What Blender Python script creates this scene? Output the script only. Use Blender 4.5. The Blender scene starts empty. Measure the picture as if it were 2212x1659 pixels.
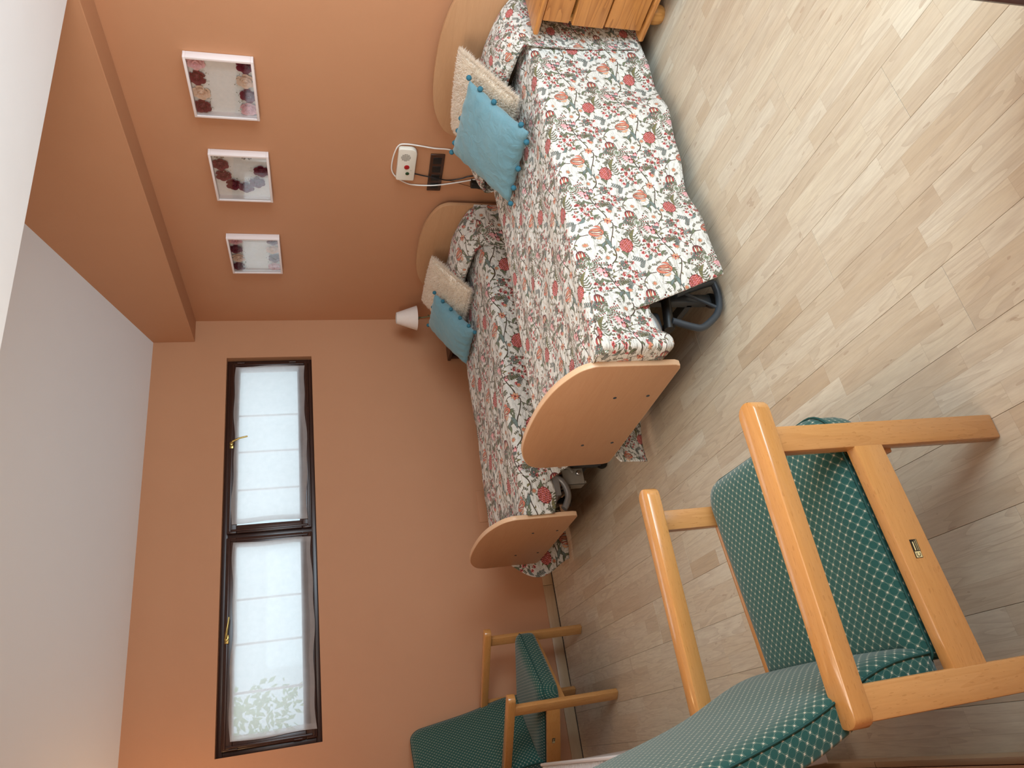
import bpy, bmesh, math, random
import numpy as np
from mathutils import Vector, Matrix
random.seed(7); rng = np.random.default_rng(7)
PI = math.pi
scene = bpy.context.scene
COL = scene.collection

# ------------------------------------------------------------------ camera
cam_d = bpy.data.cameras.new('camera'); cam_o = bpy.data.objects.new('camera', cam_d); COL.objects.link(cam_o)
cam_d.sensor_width = 36.0; cam_d.sensor_fit = 'HORIZONTAL'; cam_d.lens = 1508.32 / 2212 * 36.0
cam_d.clip_start = 0.02; cam_d.clip_end = 100
RIGHT = Vector((0.45359379, 0.89059234, -0.03313547)); DOWN = Vector((0.22148424, -0.14866364, -0.96376546)); FWD = Vector((-0.86324817, 0.42981904, -0.26468507))
m = Matrix.Identity(4)          # the phone was held upright, the picture lies on its side
for i in range(3):
    m[i][0] = DOWN[i]; m[i][1] = RIGHT[i]; m[i][2] = -FWD[i]
m[0][3], m[1][3], m[2][3] = 5.031584, -3.14752, 1.6
cam_o.matrix_world = m
scene.camera = cam_o

# ------------------------------------------------------------------ world, daylight, lamps, exposure
w = bpy.data.worlds.new('overcast_sky'); scene.world = w; w.use_nodes = True
bg = w.node_tree.nodes['Background']; bg.inputs[0].default_value = (0.68, 0.88, 0.97, 1); bg.inputs[1].default_value = 0.85

def area(name, loc, direction, sx, sy, power, color):
    l = bpy.data.lights.new(name, 'AREA'); l.shape = 'RECTANGLE'; l.size = sx; l.size_y = sy; l.energy = power; l.color = color
    o = bpy.data.objects.new(name, l); COL.objects.link(o); o.location = loc
    o.rotation_euler = Vector(direction).to_track_quat('-Z', 'Y').to_euler()
    return o
# daylight through the balcony door behind and to the right of the camera
area('balcony_daylight', (5.62, -1.15, 1.40), (-1, 0.0, 0.08), 1.7, 2.1, 88, (0.70, 0.88, 1.0))
# daylight through the long high window
area('window_daylight', (-0.40, -1.72, 2.05), (1, 0, -0.35), 2.6, 0.55, 8, (0.85, 0.93, 1.0))
# added warm fill that brightens the left side, no real source there
area('added_fill_light', (3.6, -3.37, 2.1), (0, 1, 0.0), 1.6, 0.7, 29, (1.0, 0.91, 0.78))
lp = bpy.data.lights.new('ceiling_lamp_bulb', 'POINT'); lp.energy = 7; lp.color = (1.0, 0.66, 0.32); lp.shadow_soft_size = 0.07
lo = bpy.data.objects.new('ceiling_lamp_bulb', lp); COL.objects.link(lo); lo.location = (0.55, -3.62, 2.45)

vs = scene.view_settings
vs.view_transform = 'Standard'; vs.look = 'None'; vs.gamma = 1.0; vs.use_curve_mapping = False; vs.exposure = 0.35
scene.cycles.use_denoising = True
scene.cycles.max_bounces = 8; scene.cycles.diffuse_bounces = 4; scene.cycles.glossy_bounces = 3
scene.cycles.transmission_bounces = 6; scene.cycles.transparent_max_bounces = 10
scene.cycles.sample_clamp_indirect = 4.0
scene.cycles.caustics_reflective = False; scene.cycles.caustics_refractive = False

# ------------------------------------------------------------------ node helpers
def hexc(h):
    h = h.lstrip('#'); c = [int(h[i:i+2], 16) / 255 for i in (0, 2, 4)]
    return tuple((x / 12.92 if x <= 0.04045 else ((x + 0.055) / 1.055) ** 2.4) for x in c) + (1.0,)

class NT:
    def __init__(s, name):
        s.m = bpy.data.materials.new(name); s.m.use_nodes = True
        s.t = s.m.node_tree; s.b = s.t.nodes['Principled BSDF']; s.out = s.t.nodes['Material Output']
    def n(s, typ, **kw):
        nd = s.t.nodes.new(typ)
        for k, v in kw.items():
            if k.startswith('i_'): nd.inputs[k[2:].replace('_', ' ')].default_value = v
            else: setattr(nd, k, v)
        return nd
    def l(s, a, b): s.t.links.new(a, b)
    def put(s, sock, v):
        if hasattr(v, 'is_linked') or hasattr(v, 'links'): s.l(v, sock)
        else: sock.default_value = v
    def math(s, op, a, b=0.0, c=0.0):
        nd = s.n('ShaderNodeMath', operation=op); s.put(nd.inputs[0], a); s.put(nd.inputs[1], b)
        if op in ('SMOOTHSTEP', 'COMPARE', 'MULTIPLY_ADD', 'WRAP'): s.put(nd.inputs[2], c)
        return nd.outputs[0]
    def mix(s, f, a, b, mode='MIX'):
        nd = s.n('ShaderNodeMix', data_type='RGBA', blend_type=mode)
        s.put(nd.inputs[0], f); s.put(nd.inputs[6], a); s.put(nd.inputs[7], b); return nd.outputs[2]
    def coord(s, kind='Object', scale=(1, 1, 1), rot=(0, 0, 0), loc=(0, 0, 0)):
        tc = s.n('ShaderNodeTexCoord'); mp = s.n('ShaderNodeMapping')
        mp.inputs['Scale'].default_value = scale; mp.inputs['Rotation'].default_value = rot; mp.inputs['Location'].default_value = loc
        s.l(tc.outputs[kind], mp.inputs[0]); return mp.outputs[0]
    def noise(s, vec, scale, detail=3.0, rough=0.5, dist=0.0):
        nd = s.n('ShaderNodeTexNoise'); nd.inputs['Scale'].default_value = scale; nd.inputs['Detail'].default_value = detail
        nd.inputs['Roughness'].default_value = rough; nd.inputs['Distortion'].default_value = dist; s.l(vec, nd.inputs['Vector']); return nd.outputs[0]
    def ramp(s, f, stops):
        nd = s.n('ShaderNodeValToRGB'); s.l(f, nd.inputs[0]); cr = nd.color_ramp
        while len(cr.elements) < len(stops): cr.elements.new(0.5)
        for e, (p, c) in zip(cr.elements, stops): e.position = p; e.color = c
        return nd.outputs[0]
    def bump(s, h, strength=0.2, dist=0.01, prev=None):
        nd = s.n('ShaderNodeBump'); nd.inputs['Strength'].default_value = strength; nd.inputs['Distance'].default_value = dist
        s.l(h, nd.inputs['Height'])
        if prev: s.l(prev, nd.inputs['Normal'])
        s.l(nd.outputs[0], s.b.inputs['Normal']); return nd.outputs[0]
    def base(s, v): s.put(s.b.inputs['Base Color'], v)
    def rough(s, v): s.put(s.b.inputs['Roughness'], v)

def plain(name, col, rough=0.5, metal=0.0, spec=0.5):
    t = NT(name); t.base(hexc(col)); t.rough(rough); t.b.inputs['Metallic'].default_value = metal
    t.b.inputs['Specular IOR Level'].default_value = spec; return t.m

def noisy(name, c1, c2, scale=6, rough=0.6, bstr=0.05, bscale=80, spec=0.4):
    t = NT(name); v = t.coord()
    t.base(t.mix(t.noise(v, scale, 4), hexc(c1), hexc(c2))); t.rough(rough); t.b.inputs['Specular IOR Level'].default_value = spec
    t.bump(t.noise(v, bscale, 3), bstr, 0.004); return t.m

def wood(name, c1, c2, c3, axis=2, ring=14.0, rough=0.4, flecks=True, spec=0.4, contrast=1.0, coat=0.0):
    t = NT(name); sc = [1.0, 1.0, 1.0]; sc[axis] = 0.09
    oi = t.n('ShaderNodeObjectInfo')
    tc = t.n('ShaderNodeTexCoord'); ad = t.n('ShaderNodeVectorMath', operation='ADD')
    rv = t.n('ShaderNodeVectorMath', operation='SCALE'); rv.inputs[0].default_value = (3.1, 5.7, 2.3); t.l(oi.outputs['Random'], rv.inputs['Scale'])
    t.l(tc.outputs['Object'], ad.inputs[0]); t.l(rv.outputs[0], ad.inputs[1])
    mp = t.n('ShaderNodeMapping'); mp.inputs['Scale'].default_value = sc; t.l(ad.outputs[0], mp.inputs[0]); v = mp.outputs[0]
    broad = t.noise(v, ring, 2, 0.5, 0.6)
    lines = t.math('FRACT', t.math('MULTIPLY', broad, 7.0))
    lines = t.math('POWER', lines, 2.5)
    fine = t.noise(v, 190, 3, 0.6)
    c = t.mix(t.math('MULTIPLY', lines, 0.55 * contrast), hexc(c1), hexc(c2))
    c = t.mix(t.math('MULTIPLY', t.math('SUBTRACT', fine, 0.35), 0.55), c, hexc(c3))
    if flecks:
        sc2 = [230.0, 230.0, 230.0]; sc2[axis] = 45.0
        mp2 = t.n('ShaderNodeMapping'); mp2.inputs['Scale'].default_value = sc2; t.l(ad.outputs[0], mp2.inputs[0])
        fl = t.noise(mp2.outputs[0], 1.0, 1)
        c = t.mix(t.math('MULTIPLY', t.math('GREATER_THAN', fl, 0.67), 0.35), c, hexc(c3))
    t.base(c); t.rough(rough); t.b.inputs['Specular IOR Level'].default_value = spec
    t.b.inputs['Coat Weight'].default_value = coat; t.b.inputs['Coat Roughness'].default_value = 0.12
    t.bump(fine, 0.04, 0.002); return t.m

# ------------------------------------------------------------------ mesh helpers
class MB:
    def __init__(s): s.v = []; s.f = []; s.uv = []; s.mi = []
    def add(s, verts, faces, uvs=None, mi=0):
        o = len(s.v); s.v += [tuple(p) for p in verts]
        for k, f in enumerate(faces):
            s.f.append(tuple(i + o for i in f)); s.uv.append(uvs[k] if uvs else None); s.mi.append(mi)
        return s
    def box(s, a, b, bev=0.0, rot=None, piv=(0, 0, 0), seg=2, mi=0):
        bm = bmesh.new(); bmesh.ops.create_cube(bm, size=1.0)
        a = Vector(a); b = Vector(b); c = (a + b) / 2; d = b - a
        for v in bm.verts: v.co = Vector((v.co.x * d.x, v.co.y * d.y, v.co.z * d.z)) + c
        if bev > 0: bmesh.ops.bevel(bm, geom=bm.edges[:], offset=min(bev, 0.49 * min(abs(d.x), abs(d.y), abs(d.z))), segments=seg, profile=0.5, affect='EDGES')
        if rot is not None:
            R = rot.to_3x3(); p = Vector(piv)
            for v in bm.verts: v.co = R @ (v.co - p) + p
        bm.verts.index_update()
        s.add([v.co[:] for v in bm.verts], [[v.index for v in f.verts] for f in bm.faces], mi=mi); bm.free(); return s
    def prism(s, pts, axis, t0, t1, bev=0.0, fn=None, mi=0, seg=2):
        """polygon pts (2D) extruded along axis between t0 and t1"""
        bm = bmesh.new()
        def P(p, t):
            if axis == 0: return (t, p[0], p[1])
            if axis == 1: return (p[0], t, p[1])
            return (p[0], p[1], t)
        A = [bm.verts.new(P(p, t0)) for p in pts]; B = [bm.verts.new(P(p, t1)) for p in pts]; n = len(pts)
        fa = bm.faces.new(A); fb = bm.faces.new(B[::-1])
        for i in range(n): bm.faces.new((A[i], B[i], B[(i+1) % n], A[(i+1) % n]))
        bmesh.ops.recalc_face_normals(bm, faces=bm.faces[:])
        if bev > 0:
            ed = list(set(fa.edges[:] + fb.edges[:])); bmesh.ops.bevel(bm, geom=ed, offset=bev, segments=seg, profile=0.5, affect='EDGES')
        if fn:
            for v in bm.verts: v.co = Vector(fn(v.co))
        bm.verts.index_update()
        s.add([v.co[:] for v in bm.verts], [[v.index for v in f.verts] for f in bm.faces], mi=mi); bm.free(); return s
    def tube(s, pts, r, n=10, caps=True, mi=0):
        pts = [Vector(p) for p in pts]; rr = r if isinstance(r, (list, tuple)) else [r] * len(pts)
        T = [(pts[min(i+1, len(pts)-1)] - pts[max(i-1, 0)]).normalized() for i in range(len(pts))]
        up = Vector((0, 0, 1)) if abs(T[0].z) < 0.9 else Vector((1, 0, 0)); nrm = (up - T[0] * up.dot(T[0])).normalized()
        V = []; F = []
        for i, p in enumerate(pts):
            nrm = (nrm - T[i] * nrm.dot(T[i])).normalized(); bi = T[i].cross(nrm)
            for k in range(n):
                a = 2 * PI * k / n; V.append(p + (nrm * math.cos(a) + bi * math.sin(a)) * rr[i])
        for i in range(len(pts) - 1):
            for k in range(n): F.append((i*n+k, i*n+(k+1) % n, (i+1)*n+(k+1) % n, (i+1)*n+k))
        if caps: F.append(tuple(range(n))[::-1]); F.append(tuple((len(pts)-1)*n + k for k in range(n)))
        return s.add(V, F, mi=mi)
    def lathe(s, prof, c=(0, 0, 0), n=24, mat=None, mi=0, caps=True):
        """prof list of (r, z)"""
        V = []; F = []
        for r, z in prof:
            for k in range(n):
                a = 2 * PI * k / n; p = Vector((r * math.cos(a), r * math.sin(a), z))
                if mat: p = mat @ p
                V.append(p + Vector(c))
        m_ = len(prof)
        for i in range(m_ - 1):
            for k in range(n): F.append((i*n+k, i*n+(k+1) % n, (i+1)*n+(k+1) % n, (i+1)*n+k))
        if caps:
            if prof[0][0] > 1e-5: F.append(tuple(range(n))[::-1])
            if prof[-1][0] > 1e-5: F.append(tuple((m_-1)*n + k for k in range(n)))
        return s.add(V, F, mi=mi)
    def grid(s, P, UV=None, close_u=False, mi=0):
        """P: array [i][j] of points"""
        ni = len(P); nj = len(P[0]); V = [P[i][j] for i in range(ni) for j in range(nj)]; F = []; U = []
        for i in range(ni - 1 + (1 if close_u else 0)):
            i2 = (i + 1) % ni
            for j in range(nj - 1):
                F.append((i*nj+j, i2*nj+j, i2*nj+j+1, i*nj+j+1))
                if UV is not None: U.append((UV[i][j], UV[i2][j], UV[i2][j+1], UV[i][j+1]))
        return s.add(V, F, U if UV is not None else None, mi=mi)
    def build(s, name, mats, parent=None, smooth=True, angle=40, off=None):
        me = bpy.data.meshes.new(name)
        V = s.v if off is None else [(p[0]-off[0], p[1]-off[1], p[2]-off[2]) for p in s.v]
        me.from_pydata(V, [], s.f)
        if not isinstance(mats, (list, tuple)): mats = [mats]
        for mm in mats: me.materials.append(mm)
        if len(mats) > 1: me.polygons.foreach_set('material_index', s.mi)
        if any(u is not None for u in s.uv):
            ul = me.uv_layers.new(name='UVMap'); data = []
            for f, u in zip(s.f, s.uv):
                for k in range(len(f)): data += list(u[k]) if u is not None else [0.0, 0.0]
            ul.data.foreach_set('uv', data)
        me.validate(); me.update()
        if smooth: me.shade_smooth(); me.set_sharp_from_angle(angle=math.radians(angle))
        o = bpy.data.objects.new(name, me); COL.objects.link(o)
        if parent is not None: o.parent = parent
        return o

def tag(o, label=None, cat=None, group=None, kind=None):
    for k, v in (('label', label), ('category', cat), ('group', group), ('kind', kind)):
        if v: o[k] = v
    return o
def empty(name, loc=(0, 0, 0), rz=0.0, label=None, cat=None, group=None, kind=None):
    o = bpy.data.objects.new(name, None); COL.objects.link(o); o.location = loc; o.rotation_euler = (0, 0, rz)
    o.empty_display_size = 0.1
    return tag(o, label, cat, group, kind)
def smooth_pts(pts, n=8, closed=False):
    P = [Vector(p) for p in pts]; out = []; N = len(P)
    rng_ = range(N if closed else N - 1)
    for i in rng_:
        g = (lambda k: P[k % N]) if closed else (lambda k: P[min(max(k, 0), N-1)])
        a, b, c, d = g(i-1), g(i), g(i+1), g(i+2)
        for k in range(n):
            t = k / n
            out.append(0.5 * ((2*b) + (c-a)*t + (2*a-5*b+4*c-d)*t*t + (3*b-a-3*c+d)*t*t*t))
    if not closed: out.append(P[-1])
    return out

# ------------------------------------------------------------------ materials
def wall_mat(name, c1, c2, c3, strength=0.10):
    t = NT(name); v = t.coord()
    c = t.mix(t.noise(v, 0.9, 3), hexc(c1), hexc(c2)); c = t.mix(t.math('MULTIPLY', t.noise(v, 5.0, 5, 0.6), 0.35), c, hexc(c3))
    t.base(c); t.rough(0.62); t.b.inputs['Specular IOR Level'].default_value = 0.28
    n1 = t.noise(v, 140, 4, 0.6); n2 = t.noise(v, 9, 3)
    b = t.bump(n2, 0.06, 0.02); t.bump(n1, strength, 0.0025, b); return t.m
M = {}
M['terra'] = wall_mat('terracotta_wall_paint', '#c28c68', '#b98460', '#c6946f')
M['white_ceiling'] = wall_mat('white_ceiling_paint', '#eeeff0', '#e8e9ea', '#f2f3f4', 0.05)
M['beech_lam'] = wood('beech_laminate_board', '#bc8e69', '#b2825d', '#a4744f', axis=0, ring=7, rough=0.38, flecks=False, contrast=0.5)
M['beech_edge'] = wood('beech_edge_band', '#d9b28e', '#cfa47c', '#c4956d', axis=0, ring=7, rough=0.35, flecks=False, contrast=0.4)
M['hb_lam'] = wood('headboard_laminate', '#bd9069', '#b0825c', '#a1734e', axis=0, ring=7, rough=0.4, flecks=False, contrast=0.5)
M['chair_y'] = wood('chair_beech_lengthwise', '#c88e50', '#b87c40', '#a06a34', axis=1, ring=10, rough=0.24, spec=0.5, contrast=0.5, coat=0.6)
M['chair_z'] = wood('chair_beech_upright', '#c48d54', '#b27a42', '#9a6634', axis=2, ring=10, rough=0.26, coat=0.4, spec=0.5, contrast=0.7)
M['chair_x'] = wood('chair_beech_crosswise', '#c48a50', '#b27840', '#9a6232', axis=0, ring=10, rough=0.26, coat=0.4, spec=0.5, contrast=0.6)
M['pine'] = wood('varnished_pine', '#c98a4a', '#9c6230', '#ae7238', axis=0, ring=16, rough=0.3, flecks=False, spec=0.5, contrast=1.5)
M['pine_z'] = wood('varnished_pine_end', '#cb9352', '#a97238', '#b9803f', axis=2, ring=18, rough=0.35, flecks=False, contrast=1.2)
M['dark_wood'] = wood('dark_brown_window_wood', '#3a2119', '#2c1610', '#221009', axis=1, ring=12, rough=0.3, flecks=False, spec=0.5)
M['dark_wood_z'] = wood('dark_brown_window_wood_upright', '#3a2119', '#2c1610', '#221009', axis=2, ring=12, rough=0.3, flecks=False, spec=0.5)
M['skirt'] = wood('pale_laminate_skirting', '#b89a78', '#ab8c6a', '#a07f5e', axis=1, ring=9, rough=0.35, flecks=False, contrast=0.6)
M['skirt_x'] = wood('pale_laminate_skirting_front', '#b89a78', '#ab8c6a', '#a07f5e', axis=0, ring=9, rough=0.35, flecks=False, contrast=0.6)
M['dark_gap'] = plain('shadow_gap_backing', '#1d1511', 0.9)
M['brass'] = plain('polished_brass', '#b39a5c', 0.3, 1.0)
M['white_plastic'] = plain('cream_white_plastic', '#e6dfd0', 0.35)
M['white_frame'] = plain('white_lacquered_frame', '#e9dcd9', 0.4)
M['red_btn'] = plain('red_button_plastic', '#a3161a', 0.3)
M['green_btn'] = plain('dark_green_button_plastic', '#1e3f22', 0.3)
M['dark_dot'] = plain('grille_hole', '#6d675d', 0.8)
M['brown_plate'] = plain('dark_brown_bakelite', '#41271a', 0.25)
M['black_plastic'] = plain('black_plastic', '#15120f', 0.35)
M['cable_white'] = plain('white_cable_sheath', '#e8e2da', 0.45)
M['steel_grey'] = plain('grey_lacquered_steel', '#77736f', 0.35, 0.25)
M['steel_dark'] = plain('anthracite_lacquered_steel', '#3c4248', 0.35, 0.2)
M['steel_beige'] = plain('warm_grey_lacquered_steel', '#857f75', 0.4, 0.1)
M['chrome'] = plain('chromed_bolt', '#c8c8c8', 0.2, 1.0)
M['radiator'] = plain('white_radiator_enamel', '#e6e6e6', 0.3)
M['paint_white'] = plain('white_painted_metal', '#dcdcdc', 0.4)
M['leaf'] = noisy('dried_leaf_green', '#77775a', '#565b3e', 40, 0.7)
M['stem_metal'] = plain('green_patina_metal', '#6f6f4d', 0.5, 0.3)
M['lamp_shade'] = noisy('white_linen_shade', '#e4d6cb', '#dccdc2', 60, 0.8, 0.1, 300)
M['satin'] = noisy('white_glitter_backing', '#f4f4f2', '#e2e5e4', 60, 0.45, 0.3, 200)
M['rose_burgundy'] = noisy('burgundy_foam_rose', '#7d1530', '#5f0e26', 30, 0.6)
M['rose_cream'] = noisy('cream_foam_rose', '#ecd0ba', '#dfbfa8', 30, 0.6)
M['rose_pink'] = noisy('pink_foam_rose', '#eabcc0', '#dda7ae', 30, 0.6)
M['butterfly'] = plain('butterfly_grey', '#8d8578', 0.7)
M['gyp'] = plain('gypsophila_cream', '#e8e0c4', 0.7)
t = NT('cream_faux_fur'); df = t.n('ShaderNodeBsdfDiffuse'); tl = t.n('ShaderNodeBsdfTranslucent'); ms = t.n('ShaderNodeMixShader'); ms.inputs[0].default_value = .5
cc = t.mix(t.noise(t.coord(), 9, 2), hexc('#fbf2e6'), hexc('#f2e7d8')); t.l(cc, df.inputs[0]); t.l(cc, tl.inputs[0]); t.l(df.outputs[0], ms.inputs[1]); t.l(tl.outputs[0], ms.inputs[2]); t.l(ms.outputs[0], t.out.inputs[0]); M['fur'] = t.m
M['fur_base'] = noisy('faux_fur_backing', '#efe3d3', '#e6d9c7', 60, 0.9, 0.3, 200)

def velvet():
    t = NT('turquoise_velvet'); v = t.coord()
    c = t.mix(t.noise(v, 7, 4, 0.6), hexc('#567c86'), hexc('#6b8f98'))
    lw = t.n('ShaderNodeLayerWeight'); lw.inputs['Blend'].default_value = 0.35
    c = t.mix(t.math('MULTIPLY', lw.outputs['Facing'], 0.35), c, hexc('#9cbfc6'))
    t.base(c); t.rough(0.8); t.b.inputs['Sheen Weight'].default_value = 0.4; t.b.inputs['Sheen Tint'].default_value = hexc('#c4d0d2')
    t.b.inputs['Specular IOR Level'].default_value = 0.15
    b = t.bump(t.noise(v, 16, 3, 0.5, 1.2), 0.35, 0.02); t.bump(t.noise(v, 260, 2), 0.1, 0.002, b); return t.m
M['velvet'] = velvet()
M['pompom'] = noisy('blue_wool_pompom', '#3f7688', '#335f70', 120, 0.9, 0.8, 220, 0.1)

def glass_mat(name, refl=1.0, tint='#ffffff'):
    t = NT(name); tr = t.n('ShaderNodeBsdfTransparent'); tr.inputs[0].default_value = hexc(tint)
    gl = t.n('ShaderNodeBsdfGlossy'); gl.inputs['Roughness'].default_value = 0.03
    fr = t.n('ShaderNodeLayerWeight'); fr.inputs['Blend'].default_value = 0.5; ms = t.n('ShaderNodeMixShader')
    t.l(t.math('MULTIPLY', t.math('MULTIPLY_ADD', t.math('POWER', fr.outputs['Facing'], 4.0), 0.92, 0.05), refl), ms.inputs[0]); t.l(tr.outputs[0], ms.inputs[1]); t.l(gl.outputs[0], ms.inputs[2])
    t.l(ms.outputs[0], t.out.inputs[0]); return t.m
M['glass'] = glass_mat('clear_glass'); M['frame_glass'] = glass_mat('picture_glass', 1.5)

def sheer():
    t = NT('sheer_voile_curtain'); tr = t.n('ShaderNodeBsdfTransparent'); tl = t.n('ShaderNodeBsdfTranslucent'); df = t.n('ShaderNodeBsdfDiffuse')
    tl.inputs[0].default_value = hexc('#f0f1f2'); df.inputs[0].default_value = hexc('#e2d9d6'); tr.inputs[0].default_value = hexc('#f4f6f6')
    v = t.coord(scale=(1, 1, 1)); n1 = t.noise(v, 18, 4)
    m1 = t.n('ShaderNodeMixShader'); m1.inputs[0].default_value = 0.35; t.l(tl.outputs[0], m1.inputs[1]); t.l(df.outputs[0], m1.inputs[2])
    m2 = t.n('ShaderNodeMixShader'); t.l(t.math('MULTIPLY_ADD', n1, 0.16, 0.60), m2.inputs[0]); t.l(tr.outputs[0], m2.inputs[1]); t.l(m1.outputs[0], m2.inputs[2])
    t.l(m2.outputs[0], t.out.inputs[0]); return t.m
M['sheer'] = sheer()

def green_fabric():
    """dark green upholstery: discs in a diagonal lattice with a small four-point star between them"""
    t = NT('green_patterned_upholstery'); uv = t.n('ShaderNodeUVMap'); mp = t.n('ShaderNodeMapping')
    P = 0.0178
    mp.inputs['Scale'].default_value = (1 / P, 1 / P, 1); mp.inputs['Rotation'].default_value = (0, 0, math.radians(45)); t.l(uv.outputs[0], mp.inputs[0])
    sx = t.n('ShaderNodeSeparateXYZ'); t.l(mp.outputs[0], sx.inputs[0])
    fx = t.math('SUBTRACT', t.math('FRACT', sx.outputs[0]), 0.5); fy = t.math('SUBTRACT', t.math('FRACT', sx.outputs[1]), 0.5)
    ax = t.math('ABSOLUTE', fx); ay = t.math('ABSOLUTE', fy)
    r = t.math('SQRT', t.math('ADD', t.math('MULTIPLY', fx, fx), t.math('MULTIPLY', fy, fy)))
    ring = t.math('LESS_THAN', t.math('ABSOLUTE', t.math('SUBTRACT', r, 0.485)), 0.017)
    # star at lattice corners: astroid |dx|^.5+|dy|^.5 < k, dx, dy measured from the cell corner
    dx = t.math('SUBTRACT', 0.5, ax); dy = t.math('SUBTRACT', 0.5, ay)
    st = t.math('ADD', t.math('POWER', dx, 0.6), t.math('POWER', dy, 0.6))
    star = t.math('LESS_THAN', st, 0.44)
    inner = t.math('LESS_THAN', st, 0.16)
    v = t.n('ShaderNodeTexCoord').outputs['UV']
    weave = t.noise(v, 900, 2); pile = t.noise(v, 8, 3)
    g = t.mix(weave, hexc('#17463f'), hexc('#24584f')); g = t.mix(t.math('MULTIPLY', pile, 0.3), g, hexc('#2c5148'))
    disc = t.math('LESS_THAN', r, 0.47)
    g = t.mix(t.math('MULTIPLY', disc, 0.25), g, hexc('#0f3a36'))
    c = t.mix(t.math('MULTIPLY', ring, 0.55), g, hexc('#87907c')); c = t.mix(t.math('MULTIPLY', star, 0.95), c, hexc('#b9af98'))
    c = t.mix(t.math('MULTIPLY', inner, 0.5), c, hexc('#8d7a66'))
    t.base(c); t.rough(0.75); t.b.inputs['Specular IOR Level'].default_value = 0.2; t.b.inputs['Sheen Weight'].default_value = 0.25
    t.bump(t.math('ADD', weave, t.math('MULTIPLY', star, 0.6)), 0.25, 0.002); return t.m
M['green'] = green_fabric()
M['piping'] = noisy('dark_green_piping', '#1b4a44', '#143a35', 200, 0.8)

def floor_mat():
    """three-strip pale beech laminate: every board is its own object, its three printed strips come from here"""
    t = NT('three_strip_laminate'); oi = t.n('ShaderNodeObjectInfo'); rnd = oi.outputs['Random']
    tc = t.n('ShaderNodeTexCoord'); sx = t.n('ShaderNodeSeparateXYZ'); t.l(tc.outputs['Object'], sx.inputs[0])
    W = 0.2075 / 3
    row = t.math('FLOOR', t.math('DIVIDE', t.math('ADD', sx.outputs[1], 0.2075 / 2), W))
    wn = t.n('ShaderNodeTexWhiteNoise', noise_dimensions='2D'); cv = t.n('ShaderNodeCombineXYZ'); t.l(row, cv.inputs[0]); t.l(t.math('MULTIPLY', rnd, 91.0), cv.inputs[1]); t.l(cv.outputs[0], wn.inputs['Vector'])
    L = 0.41
    xs = t.math('ADD', t.math('DIVIDE', sx.outputs[0], L), t.math('MULTIPLY', wn.outputs['Value'], 7.0))
    col = t.math('FLOOR', xs)
    wn2 = t.n('ShaderNodeTexWhiteNoise', noise_dimensions='3D'); cv2 = t.n('ShaderNodeCombineXYZ'); t.l(row, cv2.inputs[0]); t.l(col, cv2.inputs[1]); t.l(t.math('MULTIPLY', rnd, 57.0), cv2.inputs[2]); t.l(cv2.outputs[0], wn2.inputs['Vector'])
    idv = wn2.outputs['Value']; idc = wn2.outputs['Color']
    # grain, shifted per strip
    off = t.n('ShaderNodeVectorMath', operation='MULTIPLY_ADD'); t.l(idc, off.inputs[0]); off.inputs[1].default_value = (31, 17, 9); t.l(tc.outputs['Object'], off.inputs[2])
    mp = t.n('ShaderNodeMapping'); mp.inputs['Scale'].default_value = (0.11, 1, 1); t.l(off.outputs[0], mp.inputs[0])
    g1 = t.noise(mp.outputs[0], 15, 2, 0.5, 0.7); lines = t.math('POWER', t.math('FRACT', t.math('MULTIPLY', g1, 7.0)), 3.0)
    fine = t.noise(mp.outputs[0], 150, 4, 0.65)
    mp3 = t.n('ShaderNodeMapping'); mp3.inputs['Scale'].default_value = (0.5, 1.2, 1); t.l(off.outputs[0], mp3.inputs[0])
    knot = t.math('GREATER_THAN', t.noise(mp3.outputs[0], 26, 2, 0.5), 0.72)
    c = t.ramp(idv, [(0.0, hexc('#bca98e')), (0.3, hexc('#cdbfa5')), (0.55, hexc('#c4b297')), (0.8, hexc('#d2c8b2')), (1.0, hexc('#b8a182'))])
    c = t.mix(t.math('MULTIPLY', lines, 0.42), c, hexc('#9a826a'))
    c = t.mix(t.math('MULTIPLY', t.math('SUBTRACT', fine, 0.36), 0.95), c, hexc('#99826c'))
    c = t.mix(t.math('MULTIPLY', t.noise(mp.outputs[0], 42, 2), 0.22), c, hexc('#e2dccf'))
    c = t.mix(t.math('MULTIPLY', knot, 0.35), c, hexc('#94765f'))
    # joints between the printed strips
    fr = t.math('FRACT', t.math('DIVIDE', t.math('ADD', sx.outputs[1], 0.2075 / 2), W)); e1 = t.math('LESS_THAN', t.math('MINIMUM', fr, t.math('SUBTRACT', 1.0, fr)), 0.012)
    fx = t.math('FRACT', xs); e2 = t.math('LESS_THAN', t.math('MINIMUM', fx, t.math('SUBTRACT', 1.0, fx)), 0.0016)
    c = t.mix(t.math('MULTIPLY', t.math('MAXIMUM', e1, e2), 0.25), c, hexc('#8d7660'))
    t.base(c); t.rough(t.math('MULTIPLY_ADD', fine, 0.12, 0.30)); t.b.inputs['Specular IOR Level'].default_value = 0.42
    t.bump(fine, 0.05, 0.001); return t.m
M['floor'] = floor_mat()
M['floor_edge'] = plain('board_edge', '#6e5a46', 0.8)

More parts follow.
